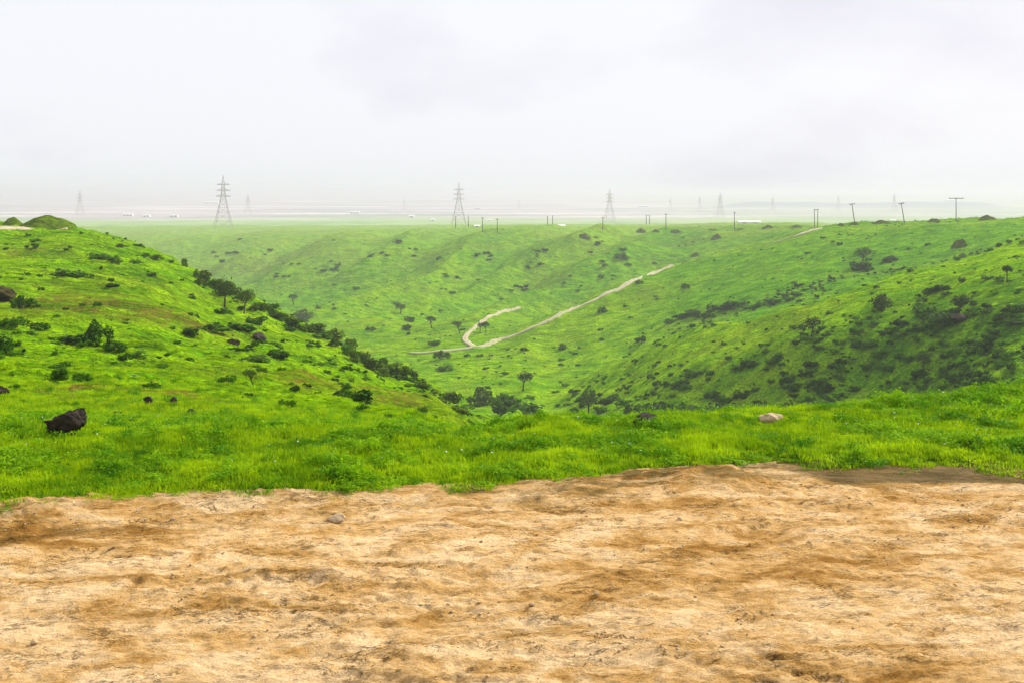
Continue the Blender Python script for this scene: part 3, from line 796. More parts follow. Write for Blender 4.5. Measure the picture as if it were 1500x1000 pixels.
scatter(R1LOW, 260, 7, 30, .55, 'dark bush in the scrub covering the shaded near right slope', 'scrub on the near right slope', 75, SHR, .5, 2, 40)
R1UP = [(880, 540), (1000, 495), (1120, 468), (1250, 430), (1400, 390), (1500, 360), (1500, 395), (1300, 440), (1180, 480), (1080, 520), (900, 590), (800, 600)]
scatter(R1UP, 26, 5, 13, .6, 'small dark bush dotted over the bright upper near right slope', 'bushes on the bright right slope', 85, SHR, 0, 3, 14)
R2P = [(1000, 400), (1100, 370), (1200, 345), (1460, 330), (1490, 340), (1300, 405), (1180, 440), (1000, 480), (850, 520), (800, 520), (900, 440)]
scatter(R2P, 54, 4, 11, .55, 'small dark bush dotted over the grassy slope right of the track', 'bushes right of the track', 215, SHR, .3, 4, 24)
R3P = [(700, 352), (830, 350), (980, 345), (1060, 350), (980, 380), (880, 422), (760, 448), (700, 440), (600, 440), (620, 380)]
scatter(R3P, 64, 5, 14, .55, 'dark bush on the far valley slope left of the track', 'bushes on the far valley slope', 372, SHR, .6, 5, 28)
R3L = [(260, 352), (450, 350), (640, 352), (600, 400), (560, 445), (440, 420), (330, 395)]
scatter(R3L, 44, 5, 13, .5, 'small hazy bush on the far left valley slope', 'bushes on the far left valley slope', 360, SHR, .6, 6, 12)
VAL = [(450, 445), (600, 445), (690, 455), (690, 500), (600, 512), (560, 500)]
scatter(VAL, 22, 5, 12, .5, 'small bush on the pale valley floor left of the track', 'bushes on the valley floor', 200, SHR, .2, 7, 8)
VAL2 = [(640, 520), (800, 500), (860, 520), (840, 590), (790, 600), (720, 580), (660, 560)]
scatter(VAL2, 34, 6, 16, .55, 'small bush on the valley floor below the track junction', 'bushes below the track junction', 150, SHR, .2, 8, 12)
LS = [(20, 520), (120, 430), (300, 470), (480, 540), (640, 600), (560, 620), (300, 610), (150, 590), (30, 560)]
scatter(LS, 80, 5, 15, .42, 'low dark tuft of scrub on the open left slope', 'scrub tufts on the left slope', 16, SHR, .2, 9, 10)

# ------------------------------------------------------------------ grass, weeds and far scrub as masses
SRC = {}
def tuft_mesh(name, seed, n, h, spread, w, mat, bend=.5):
    rng = np.random.default_rng(seed); V = []; Fc = []
    for i in range(n):
        a = rng.uniform(0, 6.28); r = spread * math.sqrt(rng.random())
        bx, by = r * math.cos(a), r * math.sin(a); d = rng.uniform(0, 6.28); hh = h * rng.uniform(.5, 1.15); bd = hh * rng.uniform(.1, bend)
        sx, sy = -math.sin(d) * w / 2, math.cos(d) * w / 2
        k = len(V)
        V += [(bx - sx, by - sy, -.02), (bx + sx, by + sy, -.02),
              (bx + math.cos(d) * bd * .35 + sx * .8, by + math.sin(d) * bd * .35 + sy * .8, hh * .6), (bx + math.cos(d) * bd * .35 - sx * .8, by + math.sin(d) * bd * .35 - sy * .8, hh * .6),
              (bx + math.cos(d) * bd, by + math.sin(d) * bd, hh), (bx + math.cos(d) * bd, by + math.sin(d) * bd, hh * .99)]
        Fc += [(k, k + 1, k + 2, k + 3), (k + 3, k + 2, k + 4, k + 5)]
    me = mesh_np(name, np.array(V), np.array(Fc), False); me.materials.append(mat); return me
def weed_mesh(name, seed, n, h, mat):
    rng = np.random.default_rng(seed)
    L = 7; a = rng.uniform(0, 6.28, L); r = rng.uniform(0, .11, L)
    C = np.stack([np.cos(a) * r, np.sin(a) * r, rng.uniform(.25, .8, L) * h], 1)
    v, f = leaf_cards(C, rng.uniform(.04, .07, L), n, .0115, rng)
    me = mesh_np(name, v, f, False); me.materials.append(mat); return me
def source(cname, meshes):
    c = bpy.data.collections.new(cname)
    for m in meshes:
        c.objects.link(bpy.data.objects.new(m.name, m))
    return c
def mass(name, label, coll, pts, rots, scl, idx, cat=None):
    me = bpy.data.meshes.new(name); me.vertices.add(len(pts)); me.vertices.foreach_set('co', np.ascontiguousarray(pts, dtype=np.float32).ravel())
    a = me.attributes.new('turn', 'FLOAT_VECTOR', 'POINT'); a.data.foreach_set('vector', np.ascontiguousarray(rots, dtype=np.float32).ravel())
    a = me.attributes.new('size', 'FLOAT_VECTOR', 'POINT'); a.data.foreach_set('vector', np.ascontiguousarray(scl, dtype=np.float32).ravel())
    a = me.attributes.new('pick', 'INT', 'POINT'); a.data.foreach_set('value', np.ascontiguousarray(idx, dtype=np.int32))
    o = link(name, me)
    g = bpy.data.node_groups.new(name, 'GeometryNodeTree')
    g.interface.new_socket('Geometry', in_out='INPUT', socket_type='NodeSocketGeometry'); g.interface.new_socket('Geometry', in_out='OUTPUT', socket_type='NodeSocketGeometry')
    gi, go = g.nodes.new('NodeGroupInput'), g.nodes.new('NodeGroupOutput')
    ip = g.nodes.new('GeometryNodeInstanceOnPoints'); ci = g.nodes.new('GeometryNodeCollectionInfo')
    ci.inputs['Collection'].default_value = coll; ci.inputs['Separate Children'].default_value = True; ci.inputs['Reset Children'].default_value = True
    def na(nm, ty):
        n = g.nodes.new('GeometryNodeInputNamedAttribute'); n.data_type = ty; n.inputs['Name'].default_value = nm
        return [s for s in n.outputs if s.enabled and s.name == 'Attribute'][0]
    g.links.new(gi.outputs[0], ip.inputs['Points']); g.links.new(ci.outputs[0], ip.inputs['Instance'])
    ip.inputs['Pick Instance'].default_value = True
    g.links.new(na('pick', 'INT'), ip.inputs['Instance Index'])
    er = g.nodes.new('FunctionNodeEulerToRotation'); g.links.new(na('turn', 'FLOAT_VECTOR'), er.inputs[0]); g.links.new(er.outputs[0], ip.inputs['Rotation'])
    g.links.new(na('size', 'FLOAT_VECTOR'), ip.inputs['Scale'])
    g.links.new(ip.outputs[0], go.inputs[0])
    md = o.modifiers.new('scatter', 'NODES'); md.node_group = g
    return tag(o, label, cat, None, 'stuff')
TUFTS = [tuft_mesh('tuft', 600 + i, 60, .068, .10, .0065, M_GRASS) for i in range(4)]
SHORT = [tuft_mesh('tuft', 620 + i, 50, .042, .10, .007, M_GRASS, .9) for i in range(2)]
WEEDS = [weed_mesh('weed', 640 + i, 170, .085, M_WEED) for i in range(4)]
C_TURF = source('turf_sources', TUFTS + SHORT + WEEDS)      # picked by index in name order
C_SCRUB = source('scrub_sources', SHR)
_order = [o.name for o in sorted(C_TURF.objects, key=lambda o: o.name)]
I_T = [i for i, n in enumerate(_order) if n.startswith('tuft')]; I_W = [i for i, n in enumerate(_order) if n.startswith('weed')]

def sample_area(n, y0, y1, t0, t1, power=1.0):
    y = np.exp(RNG.uniform(math.log(y0), math.log(y1), n)) if power == 0 else (RNG.uniform(y0 ** power, y1 ** power, n)) ** (1 / power)
    tt = RNG.uniform(t0, t1, n)
    return tt * y, y
def turf(name, label, n, y0, y1, t0, t1, s0, s1, weeds, power=2.0, keep=None):
    x, y = sample_area(n, y0, y1, t0, t1, power)
    e = edge_y(x, y)
    ok = y > e + 0.02 + 0.16 * RNG.random(n) ** 2 + 0.30 * perlin(x / 0.6, 3.3 + 0 * x) - 0.85 * (RNG.random(n) < 0.22) * RNG.random(n)
    if keep is not None: ok &= keep(x, y)
    ok &= perlin(x / 0.24, y / 0.26 + 2) + 0.5 * perlin(x / .7, y / .6 + 4) > RNG.uniform(-0.75, -0.15, n)
    x, y = x[ok], y[ok]; m = len(x)
    wn = perlin(x / 0.9 + 3, y / 0.9) + 0.6 * perlin(x / 0.33, y / 0.33 + 5)
    isw = wn + RNG.normal(0, .35, m) > (0.55 - weeds)
    idx = np.where(isw, RNG.choice(I_W, m), RNG.choice(I_T, m))
    hv = 0.74 + 0.32 * perlin(x / 1.1 + 7, y / 0.9) + 0.60 * perlin(x / 0.24, y / 0.26 + 2)
    s = RNG.uniform(s0, s1, m) * np.where(isw, RNG.uniform(.6, 1.2, m), 1.0); sz = s * np.clip(hv, .22, np.where(isw, 1.15, 1.6))
    nearedge = 0.36 + 0.64 * sstep(-0.1, 0.6, y - edge_y(x, y))
    sz = sz * nearedge
    rot = np.stack([RNG.normal(0, .14, m), RNG.normal(0, .14, m), RNG.uniform(0, 6.28, m)], 1)
    return mass(name, label, C_TURF, np.stack([x, y, land(x, y)], 1), rot, np.stack([s, s, sz], 1), idx)
turf('turf', 'bright green grass and weeds along the edge of the bare earth', 110000, 8.7, 18.0, -1.15, 1.15, .75, 1.2, 0.06)
turf('slope_grass', 'grass of the lower left slope', 88000, 17.0, 95.0, -1.05, 0.05, 0.9, 1.4, -0.25, 0.9, lambda x, y: RNG.random(len(x)) < (1 - sstep(22, 95, y)) * (.35 + .65 * sstep(-.3, .3, perlin(x / 3.0, y / 2.5))))

bm = bmesh.new()
for k in range(5):
    a_ = 2 * math.pi * k / 5
    c0 = bm.verts.new((0, 0, 1)); p1 = bm.verts.new((.5 * math.cos(a_ - .5), .5 * math.sin(a_ - .5), 1.12)); p2 = bm.verts.new((math.cos(a_), math.sin(a_), 1.2)); p3 = bm.verts.new((.5 * math.cos(a_ + .5), .5 * math.sin(a_ + .5), 1.12))
    bm.faces.new((c0, p1, p2, p3))
fl_me = done(bm, 'flower'); fl_me.materials.append(M_FLOWER)
C_FLOWER = source('flower_sources', [fl_me])
fx, fy = sample_area(900, 9.5, 17, -0.6, 0.6, 2.0)
ok = (fy > edge_y(fx, fy) + .25) & (perlin(fx / 1.3 + 2, fy / 1.1) > RNG.uniform(-.2, .5, 900))
fx, fy = fx[ok], fy[ok]; m_ = len(fx); fs = RNG.uniform(.007, .014, m_)
mass('flowers', 'tiny white flowers dotted through the near grass', C_FLOWER, np.stack([fx, fy, land(fx, fy) + .05 + .05 * RNG.random(m_)], 1), np.stack([RNG.normal(.4, .3, m_), RNG.normal(0, .3, m_), RNG.uniform(0, 6, m_)], 1), np.stack([fs, fs, fs], 1), np.zeros(m_))
tx_, ty_ = sample_area(90, 12.5, 15.5, 0.30, 0.62, 1.0); m_ = 90; ts = RNG.uniform(1.0, 1.8, m_)
mass('tall_weeds', 'taller loose weeds on the turf lip at right', C_TURF, np.stack([tx_, ty_, land(tx_, ty_)], 1), np.stack([RNG.normal(0, .2, m_), RNG.normal(0, .2, m_), RNG.uniform(0, 6, m_)], 1), np.stack([ts * .8, ts * .8, ts * 1.1], 1), RNG.choice(I_W + I_T[:2], m_))

def scrub_mass(name, label, n, y0, y1, t0, t1, s0, s1, dens):
    x, y = sample_area(n, y0, y1, t0, t1, 1.3)
    ok = RNG.random(n) < dens(x, y)
    x, y = x[ok], y[ok]; m = len(x)
    s = s0 + (s1 - s0) * RNG.random(m) ** 1.8
    return mass(name, label, C_SCRUB, np.stack([x, y, land(x, y) - .02], 1), np.stack([0 * s, 0 * s, RNG.uniform(0, 6.28, m)], 1), np.stack([s, s, s * RNG.uniform(.6, 1.0, m)], 1), RNG.integers(0, len(SHR), m))
scrub_mass('scrub', 'low scrub filling the hollow behind the near right spur', 1500, 204, 262, 0.10, 0.48, .4, 1.5, lambda x, y: np.clip(.1 + .9 * sstep(-.2, .4, perlin(x / 12, y / 9)), 0, 1))
def d_right(x, y):
    z = land(x, y, False); u = 750 + F * x / y; v = V0 + (H - z) / y * F
    low = sstep(-25, 45, v - np.interp(u, [800, 1000, 1150, 1300, 1500], [575, 535, 490, 455, 415]))
    return np.clip(0.02 + 0.8 * low * sstep(-.25, .5, perlin(x / 9, y / 11) + .4 * perlin(x / 3, y / 3)), 0, 1)
scrub_mass('scrub', 'mass of low scrub on the near right slope', 13000, 66, 205, 0.03, 0.55, .35, 1.5, d_right)
RS = np.array(REST)
mass('scrub', 'small scattered bushes on all the slopes', C_SCRUB, RS[:, :3], np.stack([0 * RS[:, 0], 0 * RS[:, 0], RNG.uniform(0, 6.28, len(RS))], 1), RS[:, [3, 3, 4]], RNG.integers(0, len(SHR), len(RS)))
scrub_mass('scrub', 'tiny scrub speckling the far valley slopes', 4600, 214, 620, -0.36, 0.48, .25, 0.95, lambda x, y: np.clip(.22 + .9 * sstep(-.1, .6, perlin(x / 38, y / 46) + .4 * perlin(x / 13, y / 13)), 0, 1))
scrub_mass('scrub', 'tiny tufts of scrub speckling the left spur', 2600, 24, 165, -0.55, 0.0, .12, .75, lambda x, y: np.clip(.12 + .9 * sstep(0, .6, perlin(x / 12, y / 14)), 0, 1))

# ------------------------------------------------------------------ rocks
def rock_mesh(name, seed, sub=3, cuts=13, rough=.20, mat=None):
    rng = np.random.default_rng(seed)
    bm = bmesh.new(); bmesh.ops.create_icosphere(bm, subdivisions=sub, radius=1.0)
    pl = [(Vector(rng.normal(size=3)).normalized(), rng.uniform(.45, .8)) for _ in range(cuts)]
    off = rng.uniform(0, 50)
    for v in bm.verts:
        for (n_, d_) in pl:
            k = v.co.dot(n_)
            if k > d_: v.co -= n_ * (k - d_) * .92
        nz = float(fbm(np.array([v.co.x * 1.8 + off + v.co.z]), np.array([v.co.y * 1.8 - v.co.z * .7]), 3)[0])
        nz2 = float(fbm(np.array([v.co.x * 5 + off + v.co.z * 3]), np.array([v.co.y * 5 - v.co.z * 4]), 2)[0])
        v.co *= 1 + rough * nz + rough * .5 * nz2
    me = done(bm, name, False); me.materials.append(mat); return me
def rock(u, v, w, h, label, mat, seed, ymin=8, tilt=(0, 0, 0), depth=.8, ground=land1, name='rock', sink=.25, sub=3, group=None):
    x, y = ray(u, v, ymin); k = y / F
    z = ground(x, y)
    hw, hh = w * k / 2 * 1.15, h * k / 2 * 1.25
    o = link(name, rock_mesh(name, seed, sub, mat=mat), None, None, (x, y, z + hh * (1 - 2 * sink)), tilt, (hw, hw * depth, hh))
    return tag(o, label, 'rock', group)
rock(94, 641, 62, 40, 'dark brown tilted boulder standing in the grass at left', M_ROCKD, 1, 10, (0, math.radians(-22), .3), .7, name='boulder', sub=4, sink=.12)
rock(945, 623, 46, 24, 'dark mottled rock half hidden by grass on the turf lip', M_ROCKD, 2, 10, (0, 0, .5), .8, name='boulder')
rock(1131, 618, 34, 18, 'low tan rock lying on the turf lip at right', M_ROCKT, 3, 10, (0, -.15, .2), .8)
shrub(4, 521, 46, 44, 'tall dark bush cut by the left picture edge', 20)
rock(-4, 440, 56, 24, 'brown rocky outcrop at the left picture edge', M_ROCKB, 5, 40, (0, .25, .4), .9, name='outcrop')
rock(0, 577, 26, 18, 'small brown rock at the left edge above the boulder', M_ROCKD, 6, 14, (0, .3, 0), .9)
rock(1405, 472, 30, 14, 'reddish dark rock below the open-crowned tree', M_ROCKD, 7, 100, (0, 0, .4), .8)
for i, (u, v, w, h, lab) in enumerate([
    (218, 596, 16, 14, 'small black rock right above the dark boulder'), (254, 594, 16, 16, 'upright black rock in the middle of the left slope'),
    (281, 610, 20, 18, 'brown stump-like rock low on the left slope'), (311, 619, 12, 7, 'left small black stone of the row above the turf'),
    (338, 617, 14, 9, 'middle small black stone of the row above the turf'), (370, 626, 15, 11, 'right small black stone of the row above the turf'),
    (173, 610, 18, 7, 'flat black stone just right of the dark boulder'), (85, 562, 16, 7, 'flat dark stone above the dark boulder'),
    (277, 567, 10, 6, 'tiny black stone on the smooth left slope'), (145, 567, 24, 8, 'flat dark rock ledge on the smooth left slope'),
    (190, 552, 24, 5, 'thin dark ledge in the smooth left slope'), (603, 621, 14, 8, 'small dark stone under the big dark bush'),
    (374, 625, 8, 6, 'black pebble beside the stone row'), (342, 505, 18, 12, 'black rock in the rocky scrub patch'), (380, 500, 22, 14, 'larger black rock in the rocky scrub patch'), (513, 615, 8, 5, 'tiny black stone right of the stone row')]):
    rock(u, v, w, h, lab, M_ROCKD, 20 + i, 10, (0, random.uniform(-.2, .2), random.uniform(0, 3)), .9, sub=2)
# stones lying on the bare earth
M_PEB = plain('tan_pebble', (0.45, 0.32, 0.18), 0.9, 0.3, 2)
PEB = [rock_mesh('stone', 60 + i, 2, 6, .1, M_PEB) for i in range(4)]
def on_dirt(u, v):
    y = H * F / (v - V0); return (u - 750) / F * y, y
x, y = on_dirt(494, 757)
tag(link('stone', rock_mesh('stone', 59, 3, 7, .1, M_ROCKT), None, None, (x, y, dirt1(x, y) + .02), (0, 0, .4), (.085, .07, .045)), 'pale rounded stone lying on the bare earth near the turf', 'stone')
for i in range(18):
    u, v = random.uniform(-40, 1540), random.uniform(715, 990)
    x, y = on_dirt(u, v)
    if y > float(edge_y(np.array([x]), np.array([y]))[0]) - .1: continue
    s_ = random.uniform(.006, .022)
    tag(link('pebble', PEB[i % 4], None, None, (x, y, dirt1(x, y) + s_ * .3), (0, 0, random.uniform(0, 6)), (s_ * 1.3, s_, s_ * .7)), 'tiny tan pebble on the bare earth', 'pebble', 'pebbles on the bare earth')

# loose grit, gathered in drifts
C_GRIT = source('grit_sources', PEB)
gx, gy = sample_area(9000, 3.6, 9.6, -0.6, 0.6, 2.0)
ok = (gy < edge_y(gx, gy) - 0.12) & (RNG.random(9000) < np.clip(.05 + .9 * sstep(.1, .6, perlin(gx / .8 + 3, gy / .5) + .4 * perlin(gx / .25, gy / .2)), 0, 1))
gx, gy = gx[ok], gy[ok]; gs = .0028 + .0085 * RNG.random(len(gx)) ** 3
mass('gravel', 'loose fine grit lying in drifts on the bare earth', C_GRIT, np.stack([gx, gy, [dirt1(a_, b_) + .002 for a_, b_ in zip(gx, gy)]], 1), np.stack([0 * gx, 0 * gx, RNG.uniform(0, 6.28, len(gx))], 1), np.stack([gs * 1.3, gs, gs * .8], 1), RNG.integers(0, 4, len(gx)))

# ------------------------------------------------------------------ earth heaps along the crests
def heap_mesh(seed, mat):
    n, m = 10, 22; V = []; off = seed * 7.7
    for i in range(n):
        r = i / (n - 1)
        for j in range(m):
            a = 2 * math.pi * j / m
            nz = float(perlin(np.array([math.cos(a) * r * 2 + off]), np.array([math.sin(a) * r * 2]))[0])
            V.append((r * math.cos(a) * (1 + .12 * nz), r * math.sin(a) * (1 + .12 * nz), (1 - r ** 2) ** 1.4 * (1 + .35 * nz) - (.25 if i == n - 1 else 0)))
    Fq = [(i * m + j, i * m + (j + 1) % m, (i + 1) * m + (j + 1) % m, (i + 1) * m + j) for i in range(n - 1) for j in range(m)]
    me = mesh_np('earth_heap', np.array(V), np.array(Fq)); me.materials.append(mat); return me
def heap(u, v, w, h, label, mat, ymin, seed):
    x, y = ray(u, v, ymin); k = y / F
    o = link('earth_heap', heap_mesh(seed, mat), None, None, (x, y, land1(x, y) - .05), (0, 0, seed), (w * k / 2, w * k / 2 * .7, h * k))
    return tag(o, label, 'earth heap', 'earth heaps along the crests')
heap(68, 333, 92, 15, 'large grassy earth heap on top of the left spur', M_HEAPG, 100, 1)
heap(18, 330.5, 46, 11, 'smaller grassy earth heap left of the large one', M_HEAPG, 100, 2)
for i, (u, v, w, h, lab) in enumerate([
    (1447, 322, 34, 6, 'dark heap on the skyline right of the upright pole'), (1369, 325, 30, 5, 'low heap on the skyline left of the upright pole'),
    (1290, 328, 36, 5, 'wide low heap on the skyline between the leaning poles'), (1252, 330, 18, 4, 'small heap at the foot of the left leaning pole'),
    (1232, 331, 18, 4, 'small heap beside the top of the track'), (1125, 335, 20, 5, 'heap on the crest right of the white shed'),
    (1168, 333, 22, 3, 'flat heap on the crest left of the pole pair'), (1085, 337, 28, 3, 'flat heap on the crest below the white shed'), (1045, 338, 20, 3, 'flat heap on the crest left of the white shed'),
    (939, 341, 18, 6, 'pointed heap on the far crest above the bushes'), (961, 340, 16, 4, 'low heap just right of the pointed heap'), (990, 341, 26, 5, 'wide heap on the far crest right of the tall pole'),
    (855, 348, 22, 6, 'brown heap on the left end of the far crest'), (1050, 350, 24, 7, 'brown heap on the slope below the far crest'), (1019, 375, 16, 5, 'dark heap beside the upper bend of the track'),
    (1407, 362, 30, 12, 'large dark round heap on the far right slope')]):
    heap(u, v, w, h, lab, M_HEAP, 215 if u > 1300 and v > 350 else 330, 10 + i)

# ------------------------------------------------------------------ wooden poles
def pole(u, vt, vb, label, ymin, double=False, lean=0.0, arm=1.1, y=None):
    if y is None: x, y = ray(u, vb, ymin)
    else: x = (u - 750) / F * y
    k = y / F; h = (vb - vt) * k
    o = empty('power_pole', (x, y, land1(x, y)), (0, lean, 0))
    r = max(.14, .55 * k)
    xs = [-3 * k * .8, 3 * k * .8] if double else [0]
    for dx in xs:
        bm = bmesh.new(); tube(bm, [(dx, 0, -.6), (dx, 0, h * .5), (dx, 0, h)], [r * 1.1, r * .95, r * .75], 8); link('shaft', done(bm, 'shaft', True), M_WOOD, o)
    hw = (xs[-1] - xs[0]) / 2 + arm
    bm = bmesh.new(); box(bm, -hw, hw, -.12 - r, -r + .02, h * .955, h * .955 + .22); link('crossarm', done(bm, 'crossarm'), M_WOOD, o)
    for dx in (-hw * .92, 0, hw * .92):
        bm = bmesh.new(); tube(bm, [(dx, -.1 - r * .4, h * .955 + .2), (dx, -.1 - r * .4, h * .955 + .5)], [.09, .06], 6); link('insulator', done(bm, 'insulator'), M_STEEL, o)
    return tag(o, label, 'power pole', 'wooden power poles')
pole(1400.5, 290, 324.5, 'tall upright pole with wide crossarm on the right skyline', 310, arm=2.4)
pole(1325, 297.5, 327.5, 'right one of the two leaning poles on the skyline', 310, lean=math.radians(-9.5), arm=.9)
pole(1252, 299.5, 328, 'left one of the two leaning poles on the skyline', 310, lean=math.radians(-8.5), arm=.9)
pole(1195.5, 307, 334, 'twin pole where the track reaches the skyline', 330, True, arm=.4)
pole(1075.8, 311, 336.5, 'thin pole left of the long white shed', 330, arm=.5)
pole(975.5, 314, 338, 'pole behind the crest between the earth heaps', 440, arm=.5)
pole(883, 319, 337, 'short pole on the plain right of the brown heap', 500, arm=.5)
pole(949, 316, 329, 'faint twin pole on the hazy plain right of centre', 900, True, arm=.4)
pole(809.5, 316, 331, 'right pole of the close pair left of the short pole', 900, arm=.5)
pole(802, 321, 336, 'left pole of the close pair left of the short pole', 760, arm=.5)
pole(728.4, 321, 341, 'right one of the pole pair right of the middle pylon', 480, arm=.5)
pole(706.8, 319, 340, 'left one of the pole pair right of the middle pylon', 480, arm=.5)
pole(686, 319.5, 335, 'faint pole close right of the middle pylon legs', 800, arm=.5)
pole(667.5, 319, 337, 'faint pole in front of the left leg of the middle pylon', 700, arm=.4)

# ------------------------------------------------------------------ lattice pylons
def pylon_parts():
    Hh = 45.0; P = {}
    def half(z):           # half width of the body
        return np.interp(z, [0, 14, 27, 38, 45], [8.6, 5.0, 2.0, 1.05, .12])
    for i, (sx, sy) in enumerate(((-1, -1), (1, -1), (1, 1), (-1, 1))):
        bm = bmesh.new()
        zs = [-1, 14, 27, 38]
        for a, c_ in zip(zs, zs[1:]):
            bar(bm, (sx * half(a), sy * half(a), a), (sx * half(c_), sy * half(c_), c_), .30 if a < 14 else .28)
        P['leg', i] = done(bm, 'leg')
    bm = bmesh.new(); lv = [0, 7, 14, 18.5, 23, 27, 30.5, 34, 38]
    for a, c_ in zip(lv, lv[1:]):
        ha, hc = half(a), half(c_)
        for (p0, p1) in (((-1, -1), (1, -1)), ((1, -1), (1, 1)), ((1, 1), (-1, 1)), ((-1, 1), (-1, -1))):
            bar(bm, (p0[0] * ha, p0[1] * ha, a), (p1[0] * hc, p1[1] * hc, c_), .12); bar(bm, (p1[0] * ha, p1[1] * ha, a), (p0[0] * hc, p0[1] * hc, c_), .12)
            bar(bm, (p0[0] * hc, p0[1] * hc, c_), (p1[0] * hc, p1[1] * hc, c_), .12)
    P['bracing', 0] = done(bm, 'bracing')
    bm = bmesh.new()
    for sx, sy in ((-1, -1), (1, -1), (1, 1), (-1, 1)): bar(bm, (sx * 1.05, sy * 1.05, 38), (0, 0, 46), .28)
    P['peak', 0] = done(bm, 'peak')
    for i, (z, w) in enumerate(((28, 6.4), (33, 6.0), (38, 5.8))):
        bm = bmesh.new()
        for s in (-1, 1):
            for sy in (-1, 1):
                bar(bm, (0, sy * .8, z), (s * w, 0, z), .46); bar(bm, (0, sy * .5, z + 1.7), (s * w, 0, z + .15), .26)
            bar(bm, (s * w * .5, 0, z), (s * w * .5, 0, z + .9), .18)
        P['crossarm', i] = done(bm, 'crossarm')
    return P
PYL = pylon_parts()
for m in PYL.values(): m.materials.append(M_STEEL)
def pylon(u, vt, y, label, rz=0.0):
    x = (u - 750) / F * y; z = land1(x, y)
    h = (H - (vt - V0) / F * y) - z; s = h / 46.0
    o = empty('power_pylon', (x, y, z), (0, 0, rz), (s * .92, s * .92, s))
    for (nm, i), me in PYL.items(): link(nm, me, None, o)
    tag(o, label, 'pylon', 'lattice power pylons')
pylon(327, 257, 930, 'tallest and nearest lattice pylon, left of the picture middle', .12)
pylon(672, 267, 1110, 'second largest lattice pylon, left of the picture centre', .12)
pylon(893, 277, 1440, 'third lattice pylon, right of the picture centre', .15)
pylon(1055, 282, 1800, 'small pale pylon above the long white shed', .2)
pylon(117, 279, 1950, 'faint pylon over the left spur', .1)
pylon(363, 284, 2100, 'faint pylon just right of the nearest pylon', .1)
pylon(1132, 288, 2500, 'tiny faint pylon in front of the low far hills, left one', .2)
pylon(592, 291, 2700, 'barely visible pylon between the two largest pylons', .2)
pylon(1228, 286, 2550, 'tiny faint pylon above the twin pole', .2)
pylon(1310, 283, 2400, 'tiny faint pylon above the right leaning pole', .2)
pylon(1025, 287, 2500, 'tiny faint pylon just left of the small pale pylon', .2)
pylon(982, 290, 2700, 'barely visible pylon above the tall pole behind the crest', .2)
pylon(760, 292, 2800, 'barely visible pylon between the second and third pylons', .2)

# ------------------------------------------------------------------ white sheds on the plain
def shed(u, v, wpx, hpx, label, ymin=700):
    x, y = ray(u, v, ymin); k = y / F
    w, h, d = wpx * k, hpx * k, max(6.0, wpx * k * .3)
    o = empty('white_shed', (x, y, land1(x, y)))
    bm = bmesh.new(); box(bm, -w / 2, w / 2, -d / 2, d / 2, -1, h * .72); link('wall', done(bm, 'wall'), M_WHITE, o)
    bm = bmesh.new()
    a = [bm.verts.new(p_) for p_ in ((-w / 2 - .3, -d / 2 - .4, h * .70), (w / 2 + .3, -d / 2 - .4, h * .70), (w / 2 + .3, 0, h * 1.15), (-w / 2 - .3, 0, h * 1.15), (-w / 2 - .3, d / 2 + .4, h * .70), (w / 2 + .3, d / 2 + .4, h * .70))]
    for f_ in ((0, 1, 2, 3), (3, 2, 5, 4), (0, 3, 4), (1, 5, 2), (0, 4, 5, 1)): bm.faces.new([a[i] for i in f_])
    link('roof', done(bm, 'roof'), M_ROOF, o)
    for i in range(max(1, min(6, int(w / 5)))):
        n_ = max(1, min(6, int(w / 5))); cx = -w / 2 + w * (i + .5) / n_
        bm = bmesh.new(); box(bm, cx - w / n_ * .18, cx + w / n_ * .18, -d / 2 - .05, -d / 2 + .1, 0.05, h * .5); link('door', done(bm, 'door'), M_DOOR, o)
    return tag(o, label, 'shed', 'white sheds on the plain')
for (u, v, w, h, lab) in [(1097, 328, 32, 4, 'long white shed behind the crest, right of a thin pole'), (823, 334, 9, 3, 'small white shed right of the close pole pair'), (699, 332.5, 8, 2.5, 'small white shed left of a pole near the middle pylon'),
                          (634, 323.5, 6, 2.5, 'small white shed left of the middle pylon legs'), (717, 323.5, 8, 2, 'small white shed between the pole pair right of the middle pylon'), (1308, 325.5, 8, 3, 'small white shed seen beside the right leaning pole'),
                          (520, 313, 14, 3, 'pale shed in the haze left of the middle pylon'), (603, 319, 8, 3, 'pale small shed under the barely visible pylon'), (188, 317, 14, 3.5, 'pale shed in the haze over the left spur'), (215, 318, 10, 3, 'second pale shed in the haze over the left spur'), (255, 318, 12, 3, 'third pale shed, nearest to the tallest pylon'),
                          (310, 298.5, 20, 2.5, 'long pale strip of shed left behind the tallest pylon'), (1390, 295, 16, 2.5, 'long pale shed behind the upright pole'), (942, 303.5, 14, 2, 'pale long shed right of the third pylon'), (700, 307, 8, 3, 'pale shed in the haze right of the middle pylon')]:
    shed(u, v, w, h, lab)

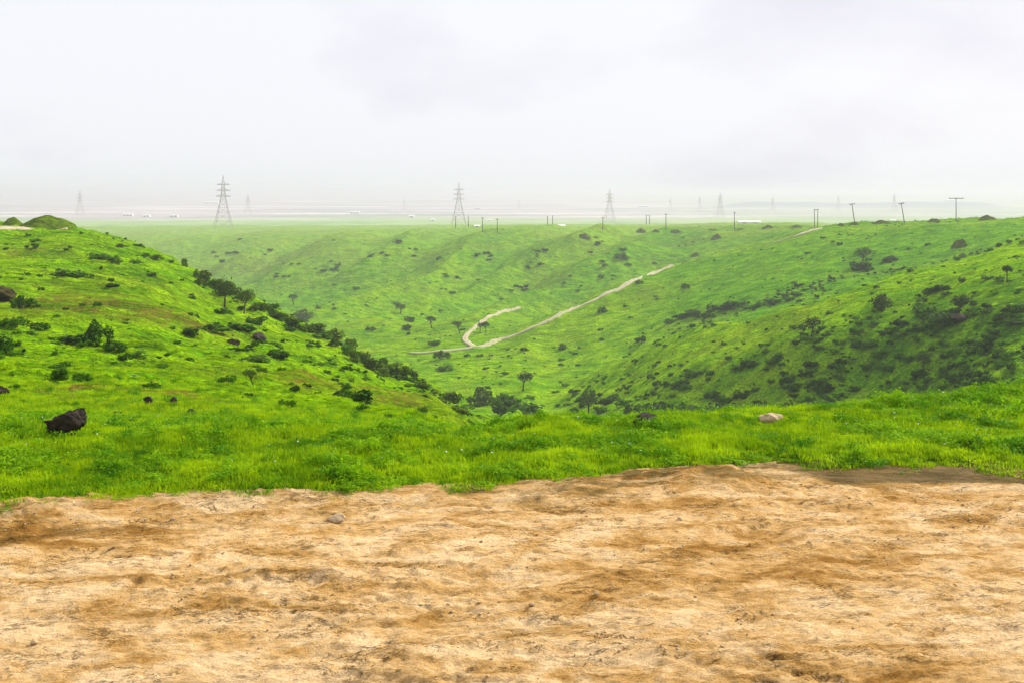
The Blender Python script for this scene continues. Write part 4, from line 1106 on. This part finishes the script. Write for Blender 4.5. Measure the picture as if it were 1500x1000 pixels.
# ------------------------------------------------------------------ haze
bm = bmesh.new(); box(bm, -10500, 10500, -60, 10200, -54, 22)
hz = link('haze', done(bm, 'haze')); tag(hz, 'pale rain haze filling the valley and plain', None, None, 'stuff')
mh = bpy.data.materials.new('haze_air'); mh.use_nodes = True; t = mh.node_tree; t.nodes.clear()
ho = N(t, 'ShaderNodeOutputMaterial'); pv = N(t, 'ShaderNodeVolumePrincipled')
pv.inputs['Color'].default_value = (0.60, 0.605, 0.64, 1); pv.inputs['Density'].default_value = 0.00036; pv.inputs['Anisotropy'].default_value = 0.2
pv.inputs['Density Attribute'].default_value = ''
lk(t, pv.outputs[0], ho.inputs['Volume'])
try: mh.cycles.homogeneous_volume = True
except Exception: pass
hz.data.materials.append(mh)

# ------------------------------------------------------------------ labels counted along each group
ORD = ['first', 'second', 'third', 'fourth', 'fifth', 'sixth', 'seventh', 'eighth', 'ninth', 'tenth', 'eleventh', 'twelfth', 'thirteenth', 'fourteenth', 'fifteenth', 'sixteenth', 'seventeenth', 'eighteenth', 'nineteenth']
def ordinal(n):
    if n <= 19: return ORD[n - 1]
    tens = {2: ('twenty', 'twentieth'), 3: ('thirty', 'thirtieth'), 4: ('forty', 'fortieth'), 5: ('fifty', 'fiftieth'), 6: ('sixty', 'sixtieth')}[n // 10]
    return tens[1] if n % 10 == 0 else tens[0] + '-' + ORD[n % 10 - 1]
for grp, text in {
    'thicket along the left spur edge': 'bush in the olive thicket lining the left spur edge, {} from the top',
    'bushes below the spur thicket': 'dark bush scattered below the left spur thicket, {} from the left',
    'long thicket behind the near right spur': 'dark bush of the long thicket behind the near right spur, {} from the left',
    'scrub on the near right slope': 'larger dark bush of the shaded near right slope scrub, {} from the left',
    'bushes on the bright right slope': 'larger small bush on the bright upper near right slope, {} from the left',
    'bushes right of the track': 'larger dark bush on the slope right of the track, {} from the left',
    'bushes on the far valley slope': 'larger dark bush on the far slope left of the track, {} from the left',
    'bushes on the far left valley slope': 'larger hazy bush on the far left valley slope, {} from the left',
    'bushes on the valley floor': 'larger small bush on the pale valley floor, {} from the left',
    'bushes below the track junction': 'larger small bush below the track junction, {} from the left',
    'scrub tufts on the left slope': 'larger low scrub tuft on the open left slope, {} from the left',
    'pebbles on the bare earth': 'tiny tan pebble on the bare earth, {} from the left',
}.items():
    obs = sorted([o for o in scene.objects if o.get('group') == grp], key=lambda o: o.location.x / o.location.y)
    for i, o in enumerate(obs): o['label'] = text.format(ordinal(i + 1))
